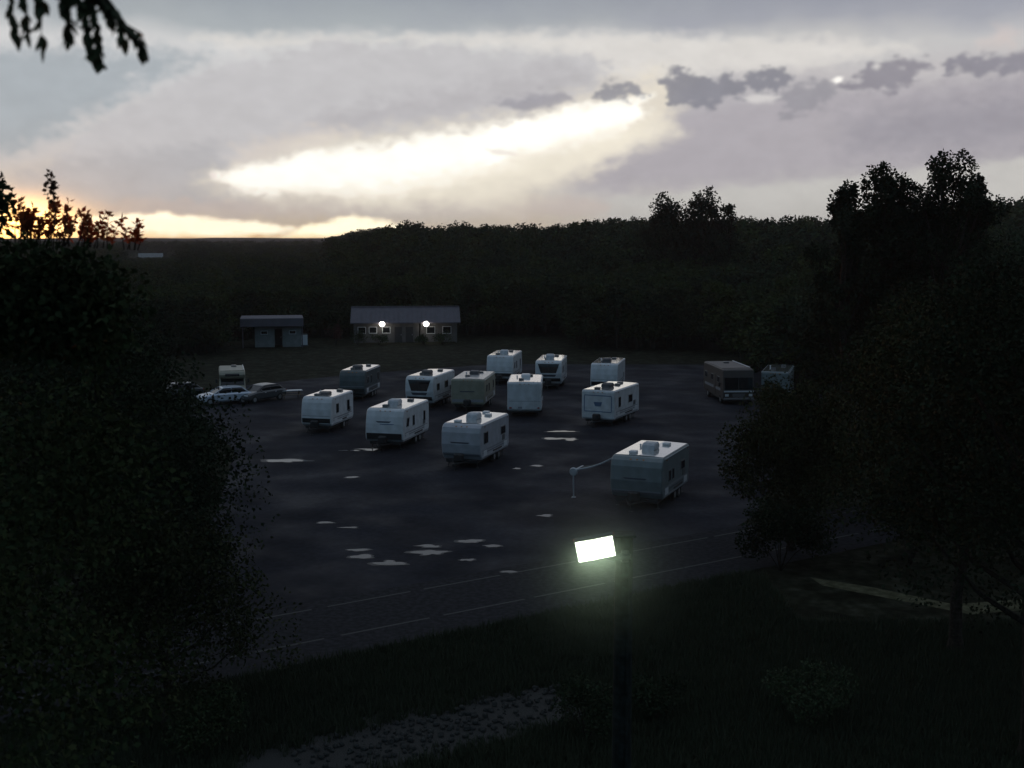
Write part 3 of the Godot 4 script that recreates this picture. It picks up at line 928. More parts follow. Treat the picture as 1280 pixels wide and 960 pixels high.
	shrub(Vector3(4.2, 0, -33.6), 1.3, 1.0, 2200, 0.09, 502, "leafy shrub at the bottom, just right of the lamp pole", Color(0.032, 0.042, 0.024))
	shrub(Vector3(8.6, 0, -33.0), 1.6, 1.3, 2600, 0.09, 503, "rounded shrub at the bottom, below the gravel path", Color(0.05, 0.065, 0.035))
	shrub(Vector3(-8.6, 0, -31.5), 1.8, 1.4, 2600, 0.1, 504, "rounded shrub at the bottom left, beside the stony verge", Color(0.045, 0.06, 0.03))
	var margin := [
		[-14.6, -44.5, 2.6, 2.0, "dark shrub on the left margin, nearest the road"], [-16.6, -57.0, 3.2, 2.2, "dark shrub on the left margin, level with the small puddles"],
		[-18.6, -66.5, 3.0, 2.4, "dark shrub on the left margin, below the long bright puddle"], [-21.4, -77.0, 2.6, 2.2, "dark shrub on the left margin, left of the long bright puddle"],
		[-27.8, -86.5, 2.2, 2.0, "dark shrub on the left margin, in front of the silver car"], [16.4, -62.0, 3.6, 2.6, "dark shrub right of the near trailer, upper of two"],
		[11.4, -49.6, 2.6, 2.0, "dark shrub beside the road, right of the near trailer"], [17.2, -50.5, 3.4, 2.6, "dark shrub behind the gravel path, right of the low olive tree"],
		[20.5, -92.0, 2.6, 2.2, "dark shrub in front of the half-hidden grey trailer"], [23.0, -51.0, 3.2, 2.4, "dark shrub behind the gravel path at the right edge"], [17.6, -72.0, 3.4, 2.8, "dark shrub below the tall clump, at the lot's edge"],
	]
	var mi := 0
	for q in margin:
		shrub(Vector3(q[0], 0, q[1]), q[2], q[3], 6000, 0.135, 600 + mi, q[4], dark)
		mi += 1
	near_left_tree()
	overhanging_tree()


func shrub(at: Vector3, h: float, r: float, leaves: int, size: float, sd: int, label: String, col: Color):
	var o := thing("shrub", label, "shrub", at, 0, "low shrubs")
	var rr := RandomNumberGenerator.new()
	rr.seed = sd
	var L := Leaves.new()
	for i in 9:
		var a := rr.randf() * TAU
		var tip := Vector3(cos(a) * r * rr.randf_range(0.2, 0.8), h * rr.randf_range(0.45, 0.9), sin(a) * r * rr.randf_range(0.2, 0.8))
		var st := mb()
		path_tube(st, [Vector3(0, -0.05, 0), tip * Vector3(0.4, 0.55, 0.4), tip], 0.03, 0.008, 5)
		part(o, "stem", st, M.bark)
		fill(L, rr, tip, Vector3(r * 0.42, h * 0.3, r * 0.42), leaves / 9, size, col)
	part(o, "foliage", L.mesh(), M.leaf).set_meta("kind", "stuff")


func near_left_tree():
	# its crown fills the lower left; the topmost shoots stand against the sun
	var o := thing("tree", "near dark tree at the left edge with sunlit red leaves along its top", "tree", Vector3(-6.4, 0, -11.5))
	var r := RandomNumberGenerator.new()
	r.seed = 60
	var st := mb()
	path_tube(st, [Vector3(0, -0.2, 0), Vector3(0.1, 4, 0.1), Vector3(-0.1, 8, 0), Vector3(0.2, 11.5, 0.3)], 0.3, 0.1, 10)
	part(o, "trunk", st, M.bark)
	var L := Leaves.new()
	var col := Color(0.035, 0.045, 0.022)
	for i in 46:
		var t := r.randf()
		var a := i * 2.4
		var y := lerpf(5.0, 12.6, t)
		var w := 3.1 * sqrt(r.randf()) * (1.0 - 0.25 * t)
		var c := Vector3(cos(a) * w, y, sin(a) * w * 0.85)
		if i % 3 == 0:
			var ls := mb()
			path_tube(ls, [Vector3(0, y - 1.2 - w * 0.3, 0), c * Vector3(0.5, 1, 0.5) - Vector3(0, 0.5, 0), c], 0.07, 0.015, 5)
			part(o, "limb", ls, M.bark)
		fill(L, r, c, Vector3(0.95, 0.8, 0.95), 1000, 0.072, col)
	# a row of clumps just under the camera's level carries the sunlit shoots
	for i in 14:
		var x := lerpf(1.4, 3.0, i / 13.0)
		fill(L, r, Vector3(x, 13.5 - 0.18 * maxf(0, x - 2.4), 1.55 + r.randf_range(-0.2, 0.2)), Vector3(0.4, 0.52, 0.35), 560, 0.07, col)
	fill(L, r, Vector3(1.74, 14.3, 1.1), Vector3(0.38, 0.33, 0.36), 2200, 0.06, col)
	part(o, "crown", L.mesh(), M.leaf).set_meta("kind", "stuff")
	# shoots: where they leave the crown, how tall, how many leaves
	var S := Leaves.new()
	var tw := mb()
	for i in 60:
		var x: float = 2.1 + 1.05 * pow(r.randf(), 1.3)
		var b := Vector3(x, 13.93 - 0.06 * maxf(0, x - 2.6), 1.1 + r.randf_range(-0.2, 0.2))
		var tall := r.randf_range(0.12, 0.4) * (1.0 - 0.35 * smoothstep(2.5, 3.1, x))
		var lean := Vector3(r.randf_range(0.0, 0.45), 1, r.randf_range(-0.3, 0.3)) * tall
		shoot(tw, S, r, b, lean, int(8 + tall * 34), 0.06, Color(0.3, 0.13, 0.04))
	# the tallest leader
	shoot(tw, S, r, Vector3(2.6, 13.9, 1.5), Vector3(0.0, 0.66, 0), 10, 0.05, Color(0.05, 0.05, 0.025))
	fill(S, r, Vector3(2.61, 14.42, 1.5), Vector3(0.05, 0.11, 0.05), 46, 0.05, Color(0.04, 0.045, 0.022), 0.5)
	part(o, "shoot", tw, M.bark)
	part(o, "sunlit_leaves", S.mesh(), M.sunlit_leaf).set_meta("kind", "stuff")


func shoot(tw: SurfaceTool, S: Leaves, r: RandomNumberGenerator, b: Vector3, lean: Vector3, n: int, size: float, col: Color):
	var mid := b + lean * 0.5 + Vector3(r.randf_range(-0.03, 0.03), 0, 0)
	path_tube(tw, [b, mid, b + lean], 0.006, 0.002, 4)
	for k in n:
		var t := r.randf_range(0.4, 1.0)
		var p := b.lerp(mid, t * 2) if t < 0.5 else mid.lerp(b + lean, t * 2 - 1)
		var d := (rand_dir(r) * Vector3(1, 0.5, 1) + Vector3(0, 0.45, 0)).normalized()
		var k2 := r.randf_range(0.7, 1.4)
		S.add(p, d, d.cross(rand_dir(r)).normalized(), size * r.randf_range(0.7, 1.3), size * r.randf_range(0.2, 0.34), Color(col.r * k2, col.g * k2 * r.randf_range(0.8, 1.1), col.b * k2))


func overhanging_tree():
	# the trunk stands outside the view; one drooping limb reaches in at the upper left
	var o := thing("overhanging_tree", "drooping leafy branch hanging into the sky at the upper left corner", "tree", Vector3(-4.6, 0, -3.2))
	var r := RandomNumberGenerator.new()
	r.seed = 91
	var st := mb()
	path_tube(st, [Vector3(0, -0.2, 0), Vector3(-0.1, 6, 0), Vector3(0.1, 12, -0.1), Vector3(0, 18, 0)], 0.34, 0.14, 10)
	part(o, "trunk", st, M.bark)
	var limb := mb()
	path_tube(limb, [Vector3(0.05, 13.6, -0.05), Vector3(1.3, 15.0, -0.4), Vector3(2.4, 15.25, -0.7), Vector3(2.95, 15.02, -0.8), Vector3(3.28, 14.76, -0.82), Vector3(3.39, 14.62, -0.82)], 0.08, 0.004, 6)
	part(o, "limb", limb, M.bark)
	var leaf_meshes := []
	for k in 4:
		var lf := mb()
		var n := 5
		var w: float = [0.016, 0.019, 0.014, 0.02][k]
		var len_: float = [0.062, 0.07, 0.058, 0.066][k]
		for i in n:
			var t0 := float(i) / n
			var t1 := float(i + 1) / n
			var w0 := w * sin(PI * pow(t0, 0.8))
			var w1 := w * sin(PI * pow(t1, 0.8))
			var p0 := Vector3(0, -t0 * len_, 0.012 * t0 * t0)
			var p1 := Vector3(0, -t1 * len_, 0.012 * t1 * t1)
			for s in [-1.0, 1.0]:
				var q0: Vector3 = p0 + Vector3(s * w0, 0, w0 * 0.35)
				var q1: Vector3 = p1 + Vector3(s * w1, 0, w1 * 0.35)
				quad(lf, p0, q0, q1, p1)
		lf.generate_normals()
		leaf_meshes.append(lf.commit())
	# twigs that hang from the limb: start, end, leaves
	var twigs := [
		[Vector3(2.9, 15.06, -0.8), Vector3(2.99, 14.66, -0.8), 16], [Vector3(2.95, 15.02, -0.8), Vector3(3.02, 14.66, -0.83), 12], [Vector3(2.98, 15.0, -0.8), Vector3(3.08, 14.74, -0.78), 14],
		[Vector3(3.1, 14.92, -0.8), Vector3(3.16, 14.63, -0.8), 22], [Vector3(3.15, 14.88, -0.8), Vector3(3.23, 14.58, -0.82), 26], [Vector3(3.2, 14.84, -0.81), Vector3(3.25, 14.56, -0.84), 18],
		[Vector3(3.12, 14.88, -0.8), Vector3(3.3, 14.7, -0.86), 18], [Vector3(3.25, 14.8, -0.81), Vector3(3.34, 14.64, -0.8), 10], [Vector3(3.32, 14.7, -0.82), Vector3(3.4, 14.6, -0.82), 11],
		[Vector3(3.06, 14.96, -0.8), Vector3(3.07, 14.62, -0.8), 9], [Vector3(2.8, 15.1, -0.78), Vector3(2.9, 14.64, -0.78), 12], [Vector3(3.0, 14.98, -0.76), Vector3(3.2, 14.76, -0.7), 14],
		[Vector3(2.7, 15.1, -0.7), Vector3(2.88, 14.44, -0.8), 8],
	]
	for q in twigs:
		var ts := mb()
		var mid: Vector3 = q[0].lerp(q[1], 0.5) + Vector3(0.02, 0.02, 0)
		path_tube(ts, [q[0], mid, q[1]], 0.005, 0.0015, 5)
		var tp := part(o, "twig", ts, M.bark)
		for k in q[2] * 2:
			var t: float = 0.15 + 0.85 * (k + r.randf()) / (2.0 * q[2])
			var p: Vector3 = q[0].lerp(q[1], t) + Vector3(0.02, 0.02, 0) * (1 - absf(2 * t - 1))
			var lf := MeshInstance3D.new()
			lf.name = numbered(tp, "leaf")
			lf.mesh = leaf_meshes[r.randi() % 4]
			lf.material_override = M.branch_leaf
			var b := Basis(Vector3.UP, r.randf() * TAU) * Basis(Vector3.RIGHT, r.randf_range(-0.9, 0.9))
			lf.transform = Transform3D(b.scaled(Vector3.ONE * r.randf_range(0.5, 0.95)), p)
			tp.add_child(lf, true)


# ---------------------------------------------------------------- trailers
func front_z(prof: PackedVector2Array, y: float) -> float:
	var best := -1e9
	for i in prof.size():
		var a := prof[i]
		var b := prof[(i + 1) % prof.size()]
		if (a.y - y) * (b.y - y) <= 0 and a.y != b.y:
			best = maxf(best, lerpf(a.x, b.x, (y - a.y) / (b.y - a.y)))
	return best


func front_patch(prof: PackedVector2Array, x0: float, x1: float, y0: float, y1: float, narrow := 0.0, thick := 0.012) -> SurfaceTool:
	# a plate that follows the front wall between two heights; narrow draws its lower corners in
	var st := mb()
	var n := 6
	for i in n:
		var ya := lerpf(y0, y1, float(i) / n)
		var yb := lerpf(y0, y1, float(i + 1) / n)
		var za := front_z(prof, ya)
		var zb := front_z(prof, yb)
		var ka := narrow * (1.0 - float(i) / n)
		var kb := narrow * (1.0 - float(i + 1) / n)
		var f := func(x: float, y: float, z: float, o: float) -> Vector3: return Vector3(x, y, z + o)
		quad(st, f.call(x0 + ka, ya, za, thick), f.call(x1 - ka, ya, za, thick), f.call(x1 - kb, yb, zb, thick), f.call(x0 + kb, yb, zb, thick))
		quad(st, f.call(x1 - ka, ya, za, thick), f.call(x1 - ka, ya, za, -0.02), f.call(x1 - kb, yb, zb, -0.02), f.call(x1 - kb, yb, zb, thick))
		quad(st, f.call(x0 + ka, ya, za, -0.02), f.call(x0 + ka, ya, za, thick), f.call(x0 + kb, yb, zb, thick), f.call(x0 + kb, yb, zb, -0.02))
		if i == 0:
			quad(st, f.call(x0 + ka, ya, za, -0.02), f.call(x1 - ka, ya, za, -0.02), f.call(x1 - ka, ya, za, thick), f.call(x0 + ka, ya, za, thick))
		if i == n - 1:
			quad(st, f.call(x0 + kb, yb, zb, thick), f.call(x1 - kb, yb, zb, thick), f.call(x1 - kb, yb, zb, -0.02), f.call(x0 + kb, yb, zb, -0.02))
	return st


func wheel(o: Node3D, at: Vector3, r: float, w: float):
	var st := mb()
	var prof := [[0.55, -0.5], [0.9, -0.5], [1.0, -0.36], [1.0, 0.36], [0.9, 0.5], [0.55, 0.5]]
	var n := 20
	for i in n:
		var a0 := TAU * i / n
		var a1 := TAU * (i + 1) / n
		for k in prof.size() - 1:
			var p := func(q: Array, a: float) -> Vector3: return at + Vector3(q[1] * w, q[0] * r * sin(a), q[0] * r * cos(a))
			quad(st, p.call(prof[k], a0), p.call(prof[k + 1], a0), p.call(prof[k + 1], a1), p.call(prof[k], a1))
	var wl := part(o, "wheel", st, M.rubber)
	var rim := mb()
	tube(rim, at - Vector3(w * 0.42, 0, 0), at + Vector3(w * 0.42, 0, 0), r * 0.56, r * 0.56, 14)
	tube(rim, at - Vector3(w * 0.5, 0, 0), at + Vector3(w * 0.5, 0, 0), r * 0.16, r * 0.16, 8)
	part(wl, "rim", rim, M.steel)


func side_window(o: Node3D, sx: float, W: float, z: float, y: float, w: float, h: float, slant := 0.0):
	var x := sx * W / 2
	var fr := mb()
	var sh := Basis(Vector3(1, 0, 0), Vector3(0, 1, slant), Vector3(0, 0, 1))
	box(fr, Vector3(x, y, z), Vector3(0.05, h, w), sh, 0.012)
	var f := part(o, "window", fr, M.vent)
	part(f, "pane", one_box(Vector3(0.062, h - 0.1, w - 0.1), Vector3(x, y, z), 0.0, sh), M.glass)


func trailer(label: String, at: Vector3, yaw: float, q: Dictionary) -> Node3D:
	var L: float = q.get("L", 5.6)
	var W: float = q.get("W", 2.5)
	var H: float = q.get("H", 2.7)
	var nose: String = q.get("nose", "slope")
	var o := thing(q.get("called", "travel_trailer"), label, q.get("cat", "trailer"), at, yaw, q.get("group", "trailers parked in the lot"))
	var f := L / 2
	var b := -L / 2
	var fl := 0.52
	var body_m: Material = M[q.get("mat", "white")]
	var prof := PackedVector2Array()
	var roof_front := f - 0.3
	if nose == "slope":
		prof = PackedVector2Array([Vector2(b + 0.25, fl), Vector2(f - 0.25, fl), Vector2(f - 0.05, fl + 0.16), Vector2(f, fl + 0.55), Vector2(f - 0.06, fl + 1.2), Vector2(f - 0.17, fl + 1.68), Vector2(f - 0.31, H - 0.14), Vector2(f - 0.46, H - 0.03), Vector2(f - 0.66, H), Vector2(b + 0.14, H), Vector2(b + 0.03, H - 0.1), Vector2(b, H - 0.4), Vector2(b, fl + 0.25)])
		roof_front = f - 0.66
	elif nose == "cap":
		prof = PackedVector2Array([Vector2(b + 0.2, fl), Vector2(f - 0.4, fl), Vector2(f - 0.12, fl + 0.35), Vector2(f, fl + 0.95), Vector2(f - 0.04, H - 0.5), Vector2(f - 0.14, H - 0.2), Vector2(f - 0.34, H - 0.04), Vector2(f - 0.55, H), Vector2(b + 0.14, H), Vector2(b + 0.03, H - 0.1), Vector2(b, H - 0.4), Vector2(b, fl + 0.25)])
		roof_front = f - 0.55
	else:
		prof = PackedVector2Array([Vector2(b + 0.1, fl), Vector2(f - 0.06, fl), Vector2(f, fl + 0.1), Vector2(f, H - 0.16), Vector2(f - 0.05, H - 0.05), Vector2(f - 0.16, H), Vector2(b + 0.14, H), Vector2(b + 0.03, H - 0.1), Vector2(b, H - 0.4), Vector2(b, fl + 0.1)])
		roof_front = f - 0.16
	var st := mb()
	prism(st, prof, W, 0.055)
	part(o, "body", st, body_m)
	var rs := mb()
	var rb := b + 0.16
	var mid := (rb + roof_front) / 2
	for s in [-1.0, 1.0]:
		# two slightly pitched halves
		var half := W / 2 - 0.09
		var a0 := Vector3(0, H + 0.045, 0)
		var a1 := Vector3(s * half, H + 0.012, 0)
		var zf := Vector3(0, 0, roof_front)
		var zb := Vector3(0, 0, rb)
		if s > 0:
			quad(rs, a0 + zf, a1 + zf, a1 + zb, a0 + zb)
		else:
			quad(rs, a1 + zf, a0 + zf, a0 + zb, a1 + zb)
		for zz in [[zf, 1.0], [zb, -1.0]]:
			var p0: Vector3 = a0 + zz[0]
			var p1: Vector3 = a1 + zz[0]
			var p2 := Vector3(p1.x, H - 0.02, p1.z)
			var p3 := Vector3(p0.x, H - 0.02, p0.z)
			if s * zz[1] > 0:
				quad(rs, p0, p3, p2, p1)
			else:
				quad(rs, p0, p1, p2, p3)
		var q2 := Vector3(0, -0.03, 0)
		if s > 0:
			quad(rs, a1 + zf, a1 + zf + q2, a1 + zb + q2, a1 + zb)
		else:
			quad(rs, a1 + zb, a1 + zb + q2, a1 + zf + q2, a1 + zf)
	var roof := part(o, "roof", rs, M[q.get("roof", "roof")])
	for s in [-1.0, 1.0]:
		part(o, "gutter", one_box(Vector3(0.035, 0.05, roof_front - rb), Vector3(s * (W / 2 + 0.006), H - 0.09, mid), 0.01), M.trim)
		part(o, "skirt_trim", one_box(Vector3(0.03, 0.07, L - 0.7), Vector3(s * (W / 2 + 0.004), fl + 0.12, -0.02), 0.008), M[q.get("trim", "decal_grey")])
	# air conditioner, vents
	var az: float = q.get("ac_z", 0.0)
	if q.get("ac", true):
		var ah: float = q.get("ac_h", 0.34)
		var acs := mb()
		prism(acs, PackedVector2Array([Vector2(az - 0.5, H + 0.03), Vector2(az + 0.5, H + 0.03), Vector2(az + 0.42, H + ah * 0.75), Vector2(az + 0.25, H + ah), Vector2(az - 0.36, H + ah), Vector2(az - 0.5, H + ah * 0.7)]), 0.74, 0.06)
		part(roof, "air_conditioner", acs, M[q.get("ac_mat", "ac")])
	for v in q.get("vents", [[-0.3, 1.2], [0.35, -1.6]]):
		part(roof, "roof_vent", one_box(Vector3(0.4, 0.13, 0.42), Vector3(v[0], H + 0.09, v[1]), 0.03), M[q.get("vent_mat", "vent")])
	var pipe := mb()
	tube(pipe, Vector3(-0.7, H, -0.4), Vector3(-0.7, H + 0.16, -0.4), 0.05, 0.05)
	tube(pipe, Vector3(-0.7, H + 0.16, -0.4), Vector3(-0.7, H + 0.19, -0.4), 0.08, 0.06)
	part(roof, "vent_pipe", pipe, M.trim)
	# running gear
	part(o, "chassis", one_box(Vector3(W - 0.5, 0.2, L - 0.3), Vector3(0, 0.41, 0), 0.02), M.black)
	var axles: Array = q.get("axles", [-0.9, -0.05])
	for z in axles:
		for s in [-1.0, 1.0]:
			wheel(o, Vector3(s * (W / 2 - 0.13), 0.33, z), 0.33, 0.21)
	for s in [-1.0, 1.0]:
		var zc := 0.0
		for z in axles:
			zc += z / axles.size()
		part(o, "fender", one_box(Vector3(0.1, 0.12, 0.85 * axles.size()), Vector3(s * (W / 2 - 0.02), 0.76, zc), 0.03), M.black)
		for z in [f - 0.5, b + 0.4]:
			var jk := mb()
			tube(jk, Vector3(s * (W / 2 - 0.35), 0.34, z), Vector3(s * (W / 2 - 0.3), 0.03, z + 0.1), 0.03, 0.03, 6)
			box(jk, Vector3(s * (W / 2 - 0.3), 0.015, z + 0.1), Vector3(0.16, 0.03, 0.16))
			part(o, "stabilizer", jk, M.black)
	# door and side windows
	for w in q.get("right", []):
		side_window(o, 1, W, w[0], w[1], w[2], w[3], w[4] if w.size() > 4 else 0.0)
	for w in q.get("left", [[0.9, 1.75, 0.9, 0.6], [-1.5, 1.75, 0.9, 0.6]]):
		side_window(o, -1, W, w[0], w[1], w[2], w[3])
	for s in [-1.0, 1.0]:
		# fridge grille, luggage hatches and porch lamp
		part(o, "fridge_vent", one_box(Vector3(0.03, 0.36, 0.5), Vector3(s * (W / 2 + 0.004), 1.32, -L * 0.3), 0.008), M.vent)
		for z in [f - 0.95, b + 0.75]:
			part(o, "hatch", one_box(Vector3(0.03, 0.34, 0.62), Vector3(s * (W / 2 + 0.004), 0.86, z), 0.01), M.trim)
		part(o, "clearance_light", one_box(Vector3(0.04, 0.05, 0.12), Vector3(s * (W / 2 + 0.008), H - 0.2, f - 0.9), 0.01), M.amber_lens)
		part(o, "clearance_light", one_box(Vector3(0.04, 0.05, 0.12), Vector3(s * (W / 2 + 0.008), H - 0.2, b + 0.35), 0.01), M.red_lens)
	var dz: float = q.get("door_z", -0.6)
	var ds: float = q.get("door_side", -1.0)
	var dr := part(o, "door", one_box(Vector3(0.04, 1.75, 0.68), Vector3(ds * (W / 2 + 0.004), 1.52, dz), 0.015), body_m)
	part(dr, "door_window", one_box(Vector3(0.05, 0.5, 0.4), Vector3(ds * (W / 2 + 0.006), 1.95, dz), 0.01), M.glass)
	part(dr, "handle", one_box(Vector3(0.06, 0.12, 0.05), Vector3(ds * (W / 2 + 0.02), 1.35, dz + 0.26), 0.01), M.black)
	part(o, "step", one_box(Vector3(0.3, 0.05, 0.6), Vector3(ds * (W / 2 + 0.1), 0.4, dz), 0.01), M.black)
	for s in [-1.0, 1.0]:
		for k in q.get("stripes", [[1.05, 0.09, "decal_grey"], [0.9, 0.04, "decal"]]):
			part(o, "stripe", one_box(Vector3(0.012, k[1], L - 0.9), Vector3(s * (W / 2 + 0.001), k[0], -0.05)), M[k[2]])
	# the end that faces forward
	if q.get("rear", false):
		part(o, "bumper", one_box(Vector3(W - 0.3, 0.14, 0.14), Vector3(0, 0.45, f + 0.02), 0.02), M.black)
		for s in [-1.0, 1.0]:
			part(o, "taillight", one_box(Vector3(0.2, 0.12, 0.05), Vector3(s * (W / 2 - 0.25), 0.72, f + 0.01), 0.015), M.red_lens)
		part(o, "number_plate", one_box(Vector3(0.32, 0.16, 0.02), Vector3(-0.35, 0.74, f + 0.006)), M.decal_grey)
		part(o, "ladder", ladder(Vector3(W / 2 - 0.45, 0.6, f), H - 0.5), M.trim)
	else:
		var hs := mb()
		for s in [-1.0, 1.0]:
			path_tube(hs, [Vector3(s * 0.65, 0.44, f - 0.35), Vector3(s * 0.04, 0.44, f + 1.05)], 0.045, 0.045, 6)
		tube(hs, Vector3(0, 0.44, f + 0.98), Vector3(0, 0.44, f + 1.3), 0.06, 0.06)
		var hitch := part(o, "hitch", hs, M.black)
		var jk := mb()
		tube(jk, Vector3(0, 0.04, f + 0.85), Vector3(0, 0.95, f + 0.85), 0.035, 0.035)
		box(jk, Vector3(0, 0.02, f + 0.85), Vector3(0.2, 0.04, 0.2))
		part(hitch, "jack", jk, M.black)
		if q.get("tank", true):
			part(hitch, "propane_cover", one_box(Vector3(0.6, 0.5, 0.34), Vector3(0, 0.72, f + 0.3), 0.08), M[q.get("tank_mat", "black")])
	for x in [-0.35, 0.0, 0.35]:
		part(o, "marker_light", front_patch(prof, x - 0.05, x + 0.05, H - 0.16, H - 0.12, 0, 0.02), M.amber_lens)
	match q.get("front", "decal"):
		"decal":
			var dp := front_patch(prof, -0.62, 0.5, fl + 1.28, fl + 1.38, 0.16)
			part(o, "front_stripe", dp, M.decal)
			part(o, "front_stripe", front_patch(prof, -0.35, 0.72, fl + 1.16, fl + 1.21, 0.1), M.decal_blue)
			part(o, "rock_guard", front_patch(prof, -W / 2 + 0.08, W / 2 - 0.08, fl + 0.16, fl + 0.58, 0.0, 0.006), M.black)
		"line":
			part(o, "front_stripe", front_patch(prof, -0.7, 0.6, fl + 1.02, fl + 1.1, 0.1), M.decal)
			part(o, "rock_guard", front_patch(prof, -W / 2 + 0.08, W / 2 - 0.08, fl + 0.2, fl + 0.42, 0.0, 0.006), M.decal_grey)
		"windshield":
			var fw := part(o, "front_window", front_patch(prof, -W / 2 + 0.22, W / 2 - 0.22, fl + 1.0, H - 0.28, 0.3, 0.014), M.glass)
			part(fw, "divider", front_patch(prof, -0.03, 0.03, fl + 1.01, H - 0.29, 0, 0.022), M.black)
			part(o, "front_stripe", front_patch(prof, -W / 2 + 0.5, W / 2 - 0.5, fl + 0.66, fl + 0.86, 0.12), M.decal)
			part(o, "rock_guard", front_patch(prof, -W / 2 + 0.12, W / 2 - 0.12, fl + 0.2, fl + 0.52, 0.0, 0.006), M.black)
		"panel":
			var x1 := W / 2 - 0.22
			for k in [[-x1, x1, H - 0.42, H - 0.36], [-x1, x1, fl + 0.55, fl + 0.61]]:
				part(o, "front_stripe", front_patch(prof, k[0], k[1], k[2], k[3]), M.decal_blue)
			for s in [-1.0, 1.0]:
				part(o, "front_stripe", front_patch(prof, s * x1 - 0.03, s * x1 + 0.03, fl + 0.62, H - 0.43), M.decal_blue)
			part(o, "emblem", front_patch(prof, -0.34, 0.34, fl + 0.98, fl + 1.3, 0.12), M.decal_blue)
		"plain":
			part(o, "front_seam", front_patch(prof, -W / 2 + 0.1, W / 2 - 0.1, fl + 0.72, fl + 0.75, 0, 0.006), M.decal_grey)
			if not q.get("rear", false):
				part(o, "rock_guard", front_patch(prof, -W / 2 + 0.08, W / 2 - 0.08, fl + 0.22, fl + 0.56, 0.0, 0.006), M.black)
	return o


func ladder(at: Vector3, h: float) -> SurfaceTool:
	var st := mb()
	for s in [-0.16, 0.16]:
		tube(st, at + Vector3(s, 0, 0.07), at + Vector3(s, h, 0.07), 0.015, 0.015, 6)
	for k in 6:
		tube(st, at + Vector3(-0.16, 0.15 + k * h / 6, 0.07), at + Vector3(0.16, 0.15 + k * h / 6, 0.07), 0.012, 0.012, 6)
	return st


